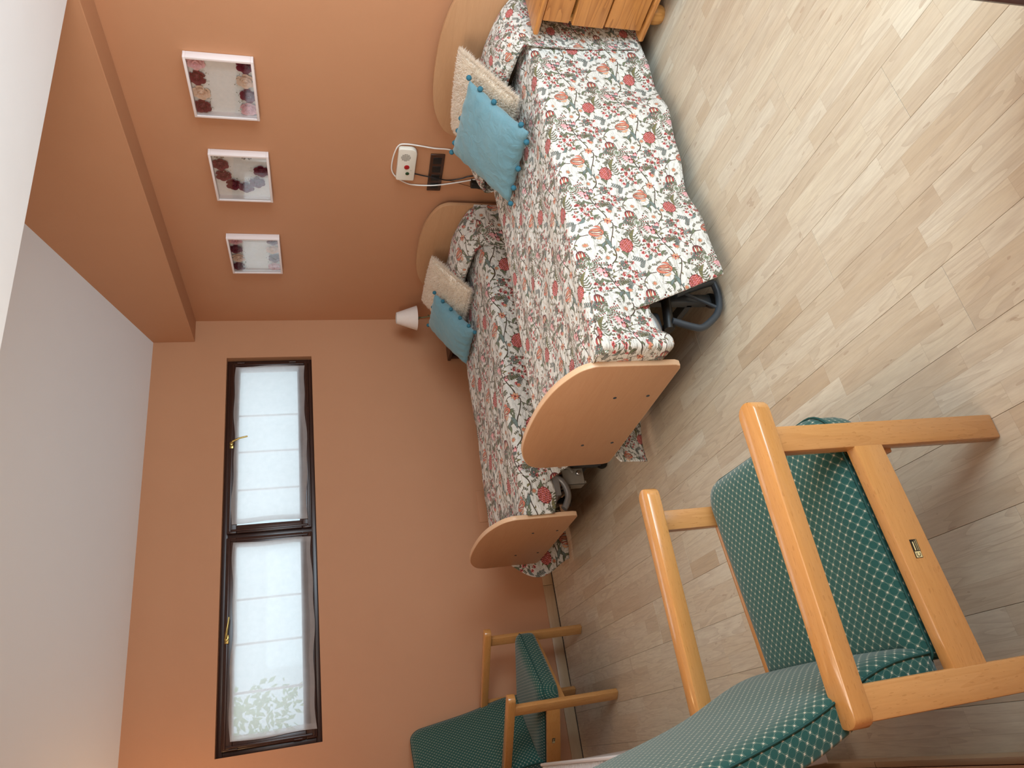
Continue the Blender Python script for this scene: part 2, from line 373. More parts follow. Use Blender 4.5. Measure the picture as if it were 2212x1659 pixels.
# ------------------------------------------------------------------ floral cotton print, computed here stroke by stroke
TU, TV = 288.0, 358.0; PX = 0.40
IW, IH = int(round(TU / PX)), int(round(TV / PX))
IMG = np.empty((IH, IW, 3), np.float32); IMG[:] = np.array([0.900, 0.882, 0.845])
CO = {'red': (.74, .30, .28), 'dark': (.33, .25, .22), 'pink': (.93, .60, .58), 'coral': (.86, .50, .40), 'peach': (.91, .70, .54), 'green': (.45, .48, .37),
      'blue': (.47, .53, .50), 'brown': (.28, .20, .14), 'cream': (.95, .90, .80), 'olive': (.50, .47, .30), 'wine': (.50, .19, .20), 'lpink': (.96, .74, .76)}
GX, GY, GK = 0.0, 0.0, 1.0
def _paint(x0, x1, y0, y1, fn_, col, al=1.0):
    x0, x1, y0, y1 = GX + (x0-GX)*GK, GX + (x1-GX)*GK, GY + (y0-GY)*GK, GY + (y1-GY)*GK
    gx, gy, gk = GX, GY, GK
    fn = lambda X, Y: fn_(gx + (X-gx)/gk, gy + (Y-gy)/gk) * gk
    for ox, oy in ((0, 0), (TU / 2, TV / 2)):
        ix0 = int((x0 + ox) / PX) - 2; ix1 = int((x1 + ox) / PX) + 3; iy0 = int((y0 + oy) / PX) - 2; iy1 = int((y1 + oy) / PX) + 3
        X, Y = np.meshgrid(np.arange(ix0, ix1), np.arange(iy0, iy1))
        d = fn(X * PX - ox, Y * PX - oy)             # signed distance in mm
        a = np.clip(0.5 - d / PX, 0, 1)[..., None] * al
        yy = Y % IH; xx = X % IW
        IMG[yy, xx] = IMG[yy, xx] * (1 - a) + np.array(col, np.float32) * a
def motif(x=0.0, y=0.0, k=1.0):
    global GX, GY, GK
    GX, GY, GK = x, y, k
def p_ell(cx, cy, rx, ry, ang, col, al=1.0):
    c, s = math.cos(ang), math.sin(ang); R = max(rx, ry)
    def fn(X, Y):
        dx = X - cx; dy = Y - cy; u = (dx * c + dy * s) / rx; v = (-dx * s + dy * c) / ry
        return (np.sqrt(u*u + v*v) - 1) * min(rx, ry)
    _paint(cx - R, cx + R, cy - R, cy + R, fn, CO[col], al)
def p_line(pts, w0, w1, col):
    for k in range(len(pts) - 1):
        (ax, ay), (bx, by) = pts[k][:2], pts[k+1][:2]; w = (w0 + (w1 - w0) * (k + .5) / (len(pts) - 1)) / 2
        def fn(X, Y):
            dx, dy = bx - ax, by - ay; L = dx*dx + dy*dy + 1e-9; t = np.clip(((X-ax)*dx + (Y-ay)*dy) / L, 0, 1)
            return np.sqrt((X-ax-t*dx)**2 + (Y-ay-t*dy)**2) - w
        _paint(min(ax, bx)-w, max(ax, bx)+w, min(ay, by)-w, max(ay, by)+w, fn, CO[col])
def p_curve(pts, w0, w1, col, n=6):
    q = smooth_pts([(a, b, 0) for a, b in pts], n); p_line([(v.x, v.y) for v in q], w0, w1, col)
def p_leaf(ax, ay, bx, by, wd, col, line='dark', bend=0.0):
    L = math.hypot(bx-ax, by-ay); ang = math.atan2(by-ay, bx-ax); c, s = math.cos(ang), math.sin(ang)
    def mk(gr):
        def fn(X, Y):
            u = ((X-ax)*c + (Y-ay)*s) / L; v = -(X-ax)*s + (Y-ay)*c - bend * L * 4 * u * (1-u)
            uu = np.clip(u, 0, 1); h = wd * np.sin(PI * uu ** 0.8) * 0.5
            return np.maximum(np.abs(v) - h - gr, np.maximum(-u, u-1) * L - gr)
        return fn
    R = L + abs(bend) * L + wd
    x0, x1, y0, y1 = min(ax, bx) - abs(bend)*L - wd, max(ax, bx) + abs(bend)*L + wd, min(ay, by) - abs(bend)*L - wd, max(ay, by) + abs(bend)*L + wd
    _paint(x0, x1, y0, y1, mk(0.45), CO[line]); _paint(x0, x1, y0, y1, mk(-0.25), CO[col])
def p_small(cx, cy, r, col='red'):
    for k in range(5):
        a = 2*PI*k/5 + cx; p_ell(cx + r*.55*math.cos(a), cy + r*.55*math.sin(a), r*.52, r*.42, a, 'pink' if k % 2 else col)
    p_ell(cx, cy, r*.35, r*.35, 0, 'wine')
def p_sprig(x, y, ang, L, col='green', n=4, lw=2.2):
    ex, ey = x + L*math.cos(ang), y + L*math.sin(ang); p_line([(x, y), (ex, ey)], .8, .5, 'dark')
    for k in range(n):
        t = (k + .6) / n; px, py = x + L*t*math.cos(ang), y + L*t*math.sin(ang)
        for sg in (-1, 1):
            a = ang + sg*.9; p_leaf(px, py, px + L*.34*math.cos(a), py + L*.34*math.sin(a), lw, col)
def paint_print():
    r = random.Random(3)
    def vine(pts, w0, w1, leaves=0, col='brown'):
        p_curve(pts, w0, w1, col)
        q = smooth_pts([(a_, b_, 0) for a_, b_ in pts], 6)
        for k in range(leaves):
            i = int((k + .5) / leaves * (len(q) - 2)); d = (q[i+1] - q[i]); an = math.atan2(d.y, d.x) + (1 if k % 2 else -1) * r.uniform(.6, 1.0); L = r.uniform(9, 15)
            p_leaf(q[i].x, q[i].y, q[i].x + L*math.cos(an), q[i].y + L*math.sin(an), L*.38, ('green', 'olive', 'blue')[k % 3], 'dark', .12)
    # vines
    vine([(226, 96), (203, 84), (183, 75), (143, 56), (117, 41), (95, 35), (83, 24), (46, 33), (23, 42), (0, 46)], 3.4, 2.6, 9)
    vine([(78, 25), (66, 6), (56, -14), (37, -16)], 2.4, 1.8, 3); vine([(43, 110), (38, 132), (14, 152), (-14, 148)], 2.6, 2.0, 2, 'dark')
    vine([(-62, 55), (-43, 40), (-20, 38), (0, 46)], 3.6, 2.6, 3); vine([(95, 35), (94, 58), (72, 78)], 2.2, 1.6, 2)
    vine([(183, 75), (196, 56), (206, 30), (200, 8)], 1.9, 1.2, 4); vine([(143, 56), (138, 78), (122, 96)], 1.8, 1.2, 2)
    vine([(-66, 56), (-86, 70), (-99, 84)], 2.4, 1.8, 2); vine([(-99, 84), (-112, 62), (-132, 56)], 2.0, 1.4, 3)
    # fan plant: arched fronds with berries on both sides
    for k in range(11):
        a = -2.5 + k * .5; L = 54 - abs(k - 5) * 2.2; x0, y0 = -60, 124
        bx, by = math.cos(a + PI/2 + 1.1), math.sin(a + PI/2 + 1.1)
        if abs(k - 5) < 1: continue
        q = [(x0 + L*t*bx - 14*t*t*0, y0 + L*t*by + (10*t*(1-t))*(1 if k > 5 else -1)) for t in (0, .25, .5, .75, 1)]
        p_curve(q, 2.6, 1.2, 'green')
        for t in (.35, .5, .65, .8, .95):
            px, py = x0 + L*t*bx, y0 + L*t*by + (10*t*(1-t))*(1 if k > 5 else -1)
            nx, ny = -by, bx
            for sg in (-1, 1):
                p_ell(px + sg*nx*3.6, py + sg*ny*3.6, 3.0, 1.9, a + sg*.6, 'dark'); p_ell(px + sg*nx*3.6, py + sg*ny*3.6, 2.1, 1.1, a + sg*.6, 'red' if sg > 0 else 'green')
    for k in range(7): p_leaf(-76, 108, -98 + k*3.0, 94 - k*5.0 + abs(k-3), 3.2, 'lpink', 'pink')
    p_ell(-27, 142, 16, 15, .2, 'dark'); p_ell(-27, 142, 14.6, 13.6, .2, 'wine')
    for k in range(5): p_leaf(-40, 131 + k*5.5, -13 - abs(k-2)*2.5, 130 + k*6.2, 5.6, ('red', 'cream', 'coral', 'cream', 'red')[k])
    for (dx, dy) in ((-14, -16), (-16, 15)): p_leaf(-36, 142, -36 + dx, 142 + dy*1.4, 6, 'green', 'dark', .2)
    motif(0, 0, .80)
    # pine-cone flower
    for k in range(9):
        a = k / 9 * 2 * PI + .3; p_leaf(26*math.cos(a), 22*math.sin(a), 43*math.cos(a), 35*math.sin(a), 6, ('green', 'olive')[k % 2])
    p_ell(0, 0, 33, 26, -.25, 'wine')
    for j in range(9):
        for i in range(7):
            u = 29 - j*7.4; v = (i - 3 + (j % 2) * .5) * 8.4
            if (u/31)**2 + (v/24.5)**2 > .95: continue
            c, s_ = math.cos(-.25), math.sin(-.25); x, y = u*c - v*s_, u*s_ + v*c
            p_ell(x, y, 5.2, 4.7, 0, 'wine'); p_ell(x - .7, y, 4.2, 3.8, 0, 'pink' if (i+j) % 3 else 'coral'); p_ell(x - 2.2, y, 2.6, 2.5, 0, 'red')
    motif(52, 80, .76)
    # striped tulip
    for a in (.5, -.5, 1.5, -1.4, 0): p_leaf(50, 60, 50 + 22*math.sin(a) - 6, 50 - 16*math.cos(a), 6, 'green', 'dark', .1)
    p_ell(52, 84, 21, 33, .15, 'dark'); p_ell(52, 84, 19.5, 31.5, .15, 'coral')
    for k in range(7):
        o = -15 + k * 5.0; p_leaf(50 + o*.95, 58 + abs(o)*.4, 54 + o*.5, 116 - abs(o)*.8, 5.0, ('cream', 'red', 'cream', 'olive', 'cream', 'red', 'peach')[k], 'dark', .05 * (1 if o > 0 else -1))
    p_leaf(34, 62, 26, 96, 10, 'peach', 'wine', .2); p_leaf(70, 60, 80, 92, 10, 'coral', 'wine', -.2)
    motif(95, 38, .72)
    # joint flower, stars, buds
    for k in range(7):
        a = k * 2*PI/7 + .2; p_leaf(95, 38, 95 + 19*math.cos(a), 38 + 19*math.sin(a), 9, 'coral' if k % 2 else 'peach', 'wine')
    p_ell(95, 38, 4, 4, 0, 'wine'); motif()
    for (cx, cy, R) in ((133, 22, 9), (-41, 66, 8), (-14, 30, 8), (150, -56, 8)):
        for k in range(8):
            a = k * PI / 4; p_leaf(cx, cy, cx + R*math.cos(a), cy + R*math.sin(a), 4.0, 'peach', 'brown')
        p_ell(cx, cy, R*.4, R*.4, 0, 'coral')
    for (cx, cy) in ((203, 84), (-99, 84), (214, 66), (-132, 56)):
        motif(cx, cy, .72); p_ell(cx, cy, 11, 10, 0, 'wine'); p_ell(cx, cy, 9.6, 8.6, 0, 'pink'); p_ell(cx - 2, cy, 5.4, 6, 0, 'lpink'); p_ell(cx + 11, cy + 6, 5, 4.2, .5, 'dark'); p_ell(cx + 12, cy - 5, 4.4, 3.6, 0, 'wine'); motif()
    # curved leaves
    for (a, b, c, d, wd, col, bd) in ((46, 50, 4, 96, 11, 'green', .28), (10, 90, -26, 70, 11, 'green', .3), (60, -38, 6, -26, 11, 'olive', -.18), (30, 60, -10, 48, 12, 'blue', .1), (16, 60, -6, 74, 9, 'blue', -.1),
                                     (62, 6, 86, -14, 8, 'green', .2), (-20, 20, -46, 6, 9, 'green', .2), (120, 60, 98, 78, 8, 'green', -.2), (166, 70, 178, 98, 8, 'green', .15), (150, 44, 162, 16, 8, 'olive', .15),
                                     (110, 112, 86, 128, 9, 'blue', .2), (-110, 96, -128, 112, 8, 'green', .2), (176, -30, 196, -48, 9, 'green', -.2)):
        p_leaf(a, b, c, d, wd, col, 'dark', bd)
        for k in range(5):
            t = (k + .8)/5.5; p_ell(a + (c-a)*t, b + (d-b)*t, .9, 2.4, math.atan2(d-b, c-a) + .5, 'brown', .5)
    # clusters of small red roses with leaves
    for (cx, cy) in ((122, 100), (-8, -70), (62, 184), (-130, 4)):
        pts = [(20, -10), (22, 10), (-20, 24), (-16, -15), (2, 2)]
        for (a, b) in pts: p_curve([(cx - 4, cy), (cx + a*.6, cy + b*.3), (cx + a, cy + b)], 1.3, .9, 'brown')
        for (a, b) in pts: p_small(cx + a, cy + b, 6.0)
        for k in range(10):
            a = r.uniform(0, 6.28); R = r.uniform(10, 28); p_leaf(cx + R*math.cos(a), cy + R*math.sin(a), cx + (R+8)*math.cos(a), cy + (R+8)*math.sin(a), 4, 'green')
    # sprigs and berries
    for (x, y, a, L) in ((-12, -40, 0.2, 46), (168, 10, 1.9, 30), (176, -8, -1.2, 30), (-62, 34, -2.0, 26), (-50, 26, 3.3, 26), (72, -40, .8, 30), (108, -30, 2.6, 28), (-84, 60, 1.4, 20), (150, 100, .6, 28), (86, 136, 1.2, 32), (60, 150, -.4, 28), (-110, 30, 2.4, 30), (20, 190, 2.8, 26), (-88, 150, 2.2, 30)):
        p_sprig(x, y, a, L, 'green' if (x + y) % 3 else 'blue', 5, 3.6)
    for (x, y) in ((188, 32), (199, -7), (168, 43), (168, -3), (182, 12), (-70, 26), (-58, 16), (96, -20), (110, 6), (40, 150), (26, 168), (130, 130), (-32, 92), (10, -48), (-104, 128), (150, 76)):
        for k in range(4):
            ex, ey, ea = x + r.uniform(-10, 10), y + r.uniform(-10, 10), r.uniform(0, 3); p_ell(ex, ey, 3.2, 2.3, ea, 'dark'); p_ell(ex, ey, 2.5, 1.6, ea, ('pink', 'wine', 'coral', 'green', 'red', 'olive')[k])
    for k in range(60):
        x, y = r.uniform(0, TU), r.uniform(0, TV); a = r.uniform(0, 6.28)
        iy, ix = int(y / PX), int(x / PX); w_ = 20
        blk = IMG[np.arange(iy-w_, iy+w_) % IH][:, np.arange(ix-w_, ix+w_) % IW]
        if blk.mean() > .78: p_sprig(x - 6*math.cos(a), y - 6*math.sin(a), a, 15, 'green', 3, 2.6)
paint_print()
img = bpy.data.images.new('floral_print', IW, IH, alpha=False)
buf = np.ones((IH, IW, 4), np.float32); buf[..., :3] = np.clip(IMG, 0, 1); img.pixels.foreach_set(buf.ravel()); img.update()

def floral(name, sc=1.0):
    t = NT(name); uv = t.n('ShaderNodeUVMap'); mp = t.n('ShaderNodeMapping'); mp.inputs['Scale'].default_value = (1 / (TU / 1000 * sc), 1 / (TV / 1000 * sc), 1)
    t.l(uv.outputs[0], mp.inputs[0]); im = t.n('ShaderNodeTexImage', interpolation='Linear', extension='REPEAT'); im.image = img; t.l(mp.outputs[0], im.inputs[0])
    t.base(t.mix(1.0, im.outputs[0], (.84, .84, .84, 1), 'MULTIPLY')); t.rough(0.72); t.b.inputs['Specular IOR Level'].default_value = 0.25; t.b.inputs['Sheen Weight'].default_value = 0.15
    m2 = t.n('ShaderNodeMapping'); m2.inputs['Scale'].default_value = (1, 1, 1); m2.inputs['Rotation'].default_value = (0, 0, math.radians(45)); t.l(uv.outputs[0], m2.inputs[0])
    sx = t.n('ShaderNodeSeparateXYZ'); t.l(m2.outputs[0], sx.inputs[0]); D = 0.095
    q = [t.math('ABSOLUTE', t.math('SUBTRACT', t.math('FRACT', t.math('DIVIDE', sx.outputs[k], D)), 0.5)) for k in (0, 1)]
    qq = t.math('MAXIMUM', q[0], q[1]); puff = t.math('SUBTRACT', 1.0, t.math('POWER', t.math('MULTIPLY', qq, 2.0), 8.0))
    b = t.bump(puff, 0.35, 0.006)
    m3 = t.n('ShaderNodeMapping'); m3.inputs['Scale'].default_value = (1.0, 2.2, 1); t.l(uv.outputs[0], m3.inputs[0])
    b = t.bump(t.noise(m3.outputs[0], 13, 4, 0.55, 0.4), 0.9, 0.03, b)
    t.bump(t.noise(uv.outputs[0], 60, 3, 0.6), 0.3, 0.004, b)
    return t.m
M['floral'] = floral('floral_quilted_cotton'); M['floral_big'] = floral('large_floral_quilted_cotton', 1.92); M['floral_mid'] = floral('floral_cotton_reverse', 1.32)
M['hem'] = plain('cream_cotton_reverse', '#cfc2ac', 0.85)

# ------------------------------------------------------------------ room shell
FR = lambda x: -3.526 + 0.033 * x       # inner face of the front wall
ZS = lambda x: 2.81 + 0.288 * x         # sloping ceiling
XR = 5.75
def wall_with_hole(name, x, y0, y1, z0, z1, hy0, hy1, hz0, hz1, th, mat, sign=-1):
    mb = MB(); a, b = (x + sign*th, x) if sign < 0 else (x, x + sign*th)
    mb.box((a, y0, z0), (b, hy0, z1)); mb.box((a, hy1, z0), (b, y1, z1)); mb.box((a, hy0, z0), (b, hy1, hz0)); mb.box((a, hy0, hz1), (b, hy1, z1))
    o = mb.build(name, mat, smooth=False); tag(o, kind='structure'); return o
wall_with_hole('wall_left', 0.0, -4.15, 0.15, -0.05, 3.0, -3.087, -0.335, 1.660, 2.286, 0.25, M['terra'])
tag(MB().box((-0.25, 0.0, -0.05), (XR, 0.15, 4.8)).build('wall_back', M['terra'], smooth=False), kind='structure')
mb = MB(); mb.prism([(1.20, FR(1.2)), (XR + .1, FR(XR)), (XR + .1, FR(XR) - .15), (1.20, FR(1.2) - .15)], 2, -0.05, 4.8)
tag(mb.build('wall_front', M['terra'], smooth=False), kind='structure')
mb = MB(); mb.box((1.05, -4.0, -0.05), (1.2, FR(1.2) - .02, 3.5)); mb.box((-0.25, -4.15, -0.05), (1.2, -4.0, 3.5))
tag(mb.build('wall_niche', M['terra'], smooth=False), kind='structure')
wall_with_hole('wall_right', XR, -3.6, 0.0, -0.05, 2.7, -2.05, -0.25, 0.02, 2.25, 0.2, M['terra'], 1)
# ceiling: slope over the window side, then a riser and a lower flat part
mb = MB()
mb.prism([(-0.25, ZS(-0.25)), (2.90, ZS(2.90)), (2.90, ZS(2.90) + .12), (-0.25, ZS(-0.25) + .12)], 1, -4.15, 0.15)
mb.box((2.90, -4.15, 2.535), (XR + .2, 0.15, 2.65)); mb.box((2.90, -4.15, 2.65), (3.0, 0.15, 3.78))
tag(mb.build('ceiling', M['white_ceiling'], smooth=False), kind='structure')
# boxed-in beam along the back wall
mb = MB(); mb.box((0.0, -0.188, 2.5185), (2.90, 0.0, 3.75), 0.004)
tag(mb.build('trim_1', M['terra'], smooth=False), kind='structure')
# floor: dark screed and individual laminate boards
fl = tag(MB().box((-0.25, -4.15, -0.06), (XR + .2, 0.15, -0.010)).build('floor', M['dark_gap'], smooth=False), kind='structure')
BW, BL = 0.2075, 1.285
mb = MB(); mb.box((-BL/2 + .0004, -BW/2 + .0004, -0.009), (BL/2 - .0004, BW/2 - .0004, 0.0), 0.0005, seg=1)
p0 = mb.build('plank', M['floor'], fl, smooth=False)
rot = math.radians(1.4); first = True
ca, sa = math.cos(rot), math.sin(rot)
for k in range(-10, 12):
    yc = -2.345 + k * BW
    off = (k * 0.47) % BL
    for j in range(-4, 3):
        xc = 3.83 + off + j * BL - .645
        wx = 3.8 + (xc - 3.8) * ca - (yc + 2.3) * sa; wy = -2.3 + (xc - 3.8) * sa + (yc + 2.3) * ca
        if wx < -0.6 or wx > XR + .6 or wy > 0.12 or wy < -4.1: continue
        o = p0 if first else p0.copy()
        if not first: COL.objects.link(o)
        first = False
        o.location = (wx, wy, random.uniform(-0.0003, 0)); o.rotation_euler = (0, 0, rot)
# skirting boards (pieces of pale laminate)
def skirting(name, pieces, mat):
    e = empty(name, kind='structure')
    for a, b in pieces:
        MB().box(a, b, 0.003).build('skirting_board', mat, e, smooth=True)
        if name == 'baseboard_left': MB().box((0.013, a[1], 0.0), (0.0195, b[1], 0.0018)).build('gap_shade_strip', M['dark_gap'], e, smooth=False)  # dark strip on the floor, paints the shade line under the skirting
    return e
skirting('baseboard_left', [((0.0, -2.30, 0.004), (0.014, -0.02, 0.078)), ((0.0, -4.0, 0.004), (0.014, -2.302, 0.078))], M['skirt'])
skirting('baseboard_back', [((0.02, -0.013, 0.0), (2.4, 0.0, 0.072)), ((2.402, -0.013, 0.0), (XR, 0.0, 0.072))], M['skirt_x'])
e = empty('baseboard_front', kind='structure')
for a, b in ((1.2, 3.0), (3.002, XR)):
    MB().prism([(a, FR(a)), (b, FR(b)), (b, FR(b) + .016), (a, FR(a) + .016)], 2, 0, 0.075, 0.002).build('skirting_board', M['skirt_x'], e)
# small cover plate painted over on the left wall
o = MB().box((0.0, -1.79, 0.40), (0.007, -1.545, 0.485), 0.003).build('cover_plate', M['terra'])
tag(o, 'flat rectangular cover plate painted terracotta low on the window wall', 'cover plate')

# ------------------------------------------------------------------ high window
win = empty('window_1', (0, 0, 0), kind='structure')
XF0, XF1 = -0.105, -0.055
mb = MB()
wy0, wy1, wz0, wz1 = -3.087, -0.335, 1.660, 2.286
def ring(mb, x0, x1, y0, y1, z0, z1, w, wt=None, bev=0.003):
    wt = wt or w
    mb.box((x0, y0, z0), (x1, y1, z0 + wt), bev); mb.box((x0, y0, z1 - wt), (x1, y1, z1), bev)
    mb.box((x0, y0, z0 + wt), (x1, y0 + w, z1 - wt), bev); mb.box((x0, y1 - w, z0 + wt), (x1, y1, z1 - wt), bev)
ring(mb, XF0, XF1, wy0, wy1, wz0, wz1, 0.036); mb.box((XF0, -1.745, wz0 + .03), (XF1, -1.700, wz1 - .03), 0.003)
mb.build('frame', M['dark_wood'], win)
sashes = [(-1.708, -0.365), (-3.057, -1.737)]
for si, (a, b) in enumerate(sashes):
    mb = MB(); ring(mb, -0.085, -0.028, a, b, 1.690, 2.258, 0.058, 0.066, 0.006); mb.box((-0.080, a + .03, 1.735), (-0.034, b - .03, 1.772), .004); ring(mb, -0.040, -0.021, a + .012, b - .012, 1.702, 2.246, 0.016, 0.016, 0.004)
    s_ = mb.build('sash', M['dark_wood'], win)
    MB().box((-0.066, a + .058, 1.738), (-0.062, b - .058, 2.200)).build('pane', M['glass'], s_, smooth=False)
    for zz in (1.78, 2.16): MB().tube([(-0.022, b - .006 if si == 0 else a + .006, zz), (-0.022, b - .006 if si == 0 else a + .006, zz + .05)], 0.006).build('hinge', M['dark_wood'], s_)
    # brass handle on the top rail
    yh = -1.052 if si == 0 else -2.405
    mb = MB(); mb.box((-0.022, yh - .028, 2.224), (-0.014, yh + .028, 2.250), 0.004)
    mb.lathe([(0.0, 0), (.011, 0), (.011, .026), (0, .028)], (-0.016, yh, 2.237), 14, Matrix.Rotation(PI/2, 3, 'Y'))
    if si == 0: mb.tube([(.010, yh, 2.237), (.020, yh + .015, 2.225), (.022, yh + .035, 2.18), (.020, yh + .048, 2.125)], [.0075, .0075, .0065, .006])
    else: mb.tube([(.010, yh, 2.237), (.020, yh + .025, 2.236), (.022, yh + .07, 2.230), (.018, yh + .132, 2.222)], [.0075, .0075, .0065, .006])
    mb.build('handle', M['brass'], s_)
# outside security bars seen through the voile
for y in (-0.706, -1.006, -1.306, -2.097, -2.391, -2.693):
    MB().tube([(-0.215, y - .03, 1.60), (-0.215, y - .03, 2.35)], 0.009, 10).build('bar', M['paint_white'], win)
MB().box((-0.25, wy0, wz0 - .02), (-0.115, wy1, wz0 + .006)).build('outer_sill', M['steel_beige'], win)

def curtain(y0, y1, z0, z1, label, sd):
    r = random.Random(sd); e = empty('curtain', ((-0.016), (y0 + y1) / 2, z0), label=label, cat='curtain', group='voile curtains stretched on the window sashes')
    NY, NZ = 70, 26; ph = [r.uniform(0, 6) for _ in range(6)]
    def P(u, v, o=0.0):
        y = y0 + (y1 - y0) * u; z = z0 + (z1 - z0) * v
        edge = .006 * math.sin(9*u + ph[0]) + .004 * math.sin(23*u + ph[1])
        z += edge * (abs(v - .5) * 2) ** 2; y += (.005 * math.sin(7*v + ph[2])) * (abs(u - .5) * 2) ** 3
        x = -0.016 + .003 * math.sin(5*u + 4*v + ph[3]) + .002 * math.sin(16*u - 3*v + ph[4]) + o
        return (x + .016, y - (y0 + y1) / 2, z - z0)
    MB().grid([[P(i / NY, j / NZ) for j in range(NZ + 1)] for i in range(NY + 1)]).build('voile', M['sheer'], e)
    # doubled hem all round
    for (u0, u1, v0, v1) in ((0, 1, 0, .055), (0, 1, .945, 1), (0, .028, 0, 1), (.972, 1, 0, 1)):
        n1 = max(2, int((u1-u0)*60)); n2 = max(2, int((v1-v0)*26))
        MB().grid([[P(u0 + (u1-u0)*i/n1, v0 + (v1-v0)*j/n2, .0035) for j in range(n2 + 1)] for i in range(n1 + 1)]).build('hem', M['sheer'], e)
curtain(-1.643, -0.405, 1.716, 2.222, 'white voile curtain on the window sash nearer the corner, beside the downward brass handle', 1)
curtain(-3.010, -1.780, 1.696, 2.208, 'white voile curtain on the window sash farther from the corner, green foliage behind it', 2)

# garden shrubs beyond the window
def shrub(loc, R, n, label, seed):
    r = random.Random(seed); e = empty('garden_shrub', loc, label=label, cat='shrub')
    mb = MB()
    for k in range(n):
        th = r.uniform(0, 2*PI); ph = math.acos(r.uniform(-.6, 1)); rr = R * r.uniform(.55, 1) ; c = Vector((rr*math.sin(ph)*math.cos(th), rr*math.sin(ph)*math.sin(th), 1.5*rr*math.cos(ph) + R * 1.3))
        d = Vector((r.uniform(-1, 1), r.uniform(-1, 1), r.uniform(-1, 1))).normalized(); s_ = d.orthogonal().normalized(); L = r.uniform(.06, .12)
        mb.add([c, c + d*L*.5 + s_*L*.25, c + d*L, c + d*L*.5 - s_*L*.25], [(0, 1, 2, 3)])
    f_ = mb.build('foliage', M['garden'], e, smooth=False); f_['kind'] = 'stuff'
    MB().tube([(0, 0, -.6 - loc[2]), (0.05, 0, R)], [.05, .03], 8).build('stem', M['brown_plate'], e)
t = NT('garden_leaf'); t.base(hexc('#7fae4a')); tl = t.n('ShaderNodeBsdfTranslucent'); tl.inputs[0].default_value = hexc('#b8dc6a'); ms = t.n('ShaderNodeMixShader'); ms.inputs[0].default_value = .5
t.l(t.b.outputs[0], ms.inputs[1]); t.l(tl.outputs[0], ms.inputs[2]); t.l(ms.outputs[0], t.out.inputs[0]); M['garden'] = t.m
shrub((-2.6, -2.95, 1.62), .5, 650, 'leafy green garden shrub behind the window sash farther from the corner', 4)
tag(MB().box((-9, -9, -0.75), (-0.3, 5, -0.6)).build('ground', M['leaf'], smooth=False), kind='structure')
# balcony door in the right wall (behind the camera's right shoulder)
dr = empty('door_1', (XR + .04, -1.15, 0.02), kind='structure')
mb = MB(); ring(mb, 0, 0.07, -0.90, 0.90, 0.0, 2.23, 0.05, 0.05); mb.box((0, -.02, .05), (.07, .02, 2.18), .003)
mb.build('frame', M['dark_wood_z'], dr)
# ceiling lamp in the niche, source of the warm glow at the left end of the window wall
cl = empty('ceiling_lamp', (0.55, -3.62, ZS(0.55) - 0.02), label='small warm ceiling lamp over the far left niche', cat='lamp')
MB().lathe([(.0, .02), (.07, .02), (.07, 0.0), (.012, -.02), (.012, -.38), (.05, -.40), (.05, -.43), (0, -.43)]).build('canopy', M['paint_white'], cl)

# ------------------------------------------------------------------ boards of the beds
def board_outline(hw, h, side, shoulder=None, rb=0.03):
    """bottom z=0; straight sides up to `side`, arched top at h"""
    f = h - side
    R = [(hw - rb, 0), (hw - rb*.3, rb*.3), (hw, rb), (hw, side), (hw*.995, side + f*.12), (hw*.97, side + f*.27), (hw*.93, side + f*.42), (hw*.86, side + f*.56), (hw*.74, side + f*.72), (hw*.58, side + f*.86), (hw*.38, side + f*.95), (hw*.19, side + f*.99)]
    up = smooth_pts([(a, b, 0) for a, b in R[3:]] + [(0, h, 0)], 3)
    right = [(a, b) for a, b in R[:3]] + [(p.x, p.y) for p in up]
    return right + [(-a, b) for a, b in right[::-1][1:]]
def board(name, hw, h, side, th, mat, edge, parent, loc, rz):
    pts = board_outline(hw, h, side); mb = MB(); mb.prism(pts, 1, -th/2, th/2, 0.004, seg=2)
    # rim faces get the lighter edge band
    me_f = []
    for i, f in enumerate(mb.f):
        ys = [mb.v[k][1] for k in f]; mb.mi[i] = 0 if (max(ys) - min(ys) < 1e-5) else 1
    o = mb.build(name, [mat, edge], parent, angle=30); o.location = loc; o.rotation_euler = (0, 0, rz); return o

# ------------------------------------------------------------------ bedspread
SWAP = 1
def prof_pts(xl, xr, zt, dl, dr, flare_l, flare_r, r=0.045, n_side=34, n_top=56):
    """cross profile from left hem over the top to right hem; returns list of (x, z, arc, side, depth)"""
    out = []; s = 0.0; last = None
    def put(x, z, side, dep):
        nonlocal s, last
        if last is not None: s += math.hypot(x - last[0], z - last[1])
        last = (x, z); out.append((x, z, s, side, dep))
    for i in range(n_side):
        d = dl * (1 - i / n_side); put(xl - flare_l * (d/dl) ** 1.3, zt - r - d, -1, d)
    for i in range(7):
        a = PI - (PI/2) * i / 6; put(xl + r + r*math.cos(a), zt - r + r*math.sin(a), 0, 0)
    for i in range(1, n_top): put(xl + r + (xr - xl - 2*r) * i / n_top, zt, 0, 0)
    for i in range(7):
        a = PI/2 - (PI/2) * i / 6; put(xr - r + r*math.cos(a), zt - r + r*math.sin(a), 0, 0)
    for i in range(1, n_side + 1):
        d = dr * i / n_side; put(xr + flare_r * (d/dr) ** 1.3, zt - r - d, 1, d)
    return out
def fbm2(sd):
    r = random.Random(sd); W = [(r.uniform(-1, 1)*f, r.uniform(-1, 1)*f, r.uniform(0, 6.28), 1/f**.9) for f in (3, 5, 8, 13, 20, 31) for _ in range(3)]
    S = sum(w[3] for w in W)
    return lambda a, b: sum(w[3] * math.sin(w[0]*a + w[1]*b + w[2]) for w in W) / S * 2.2
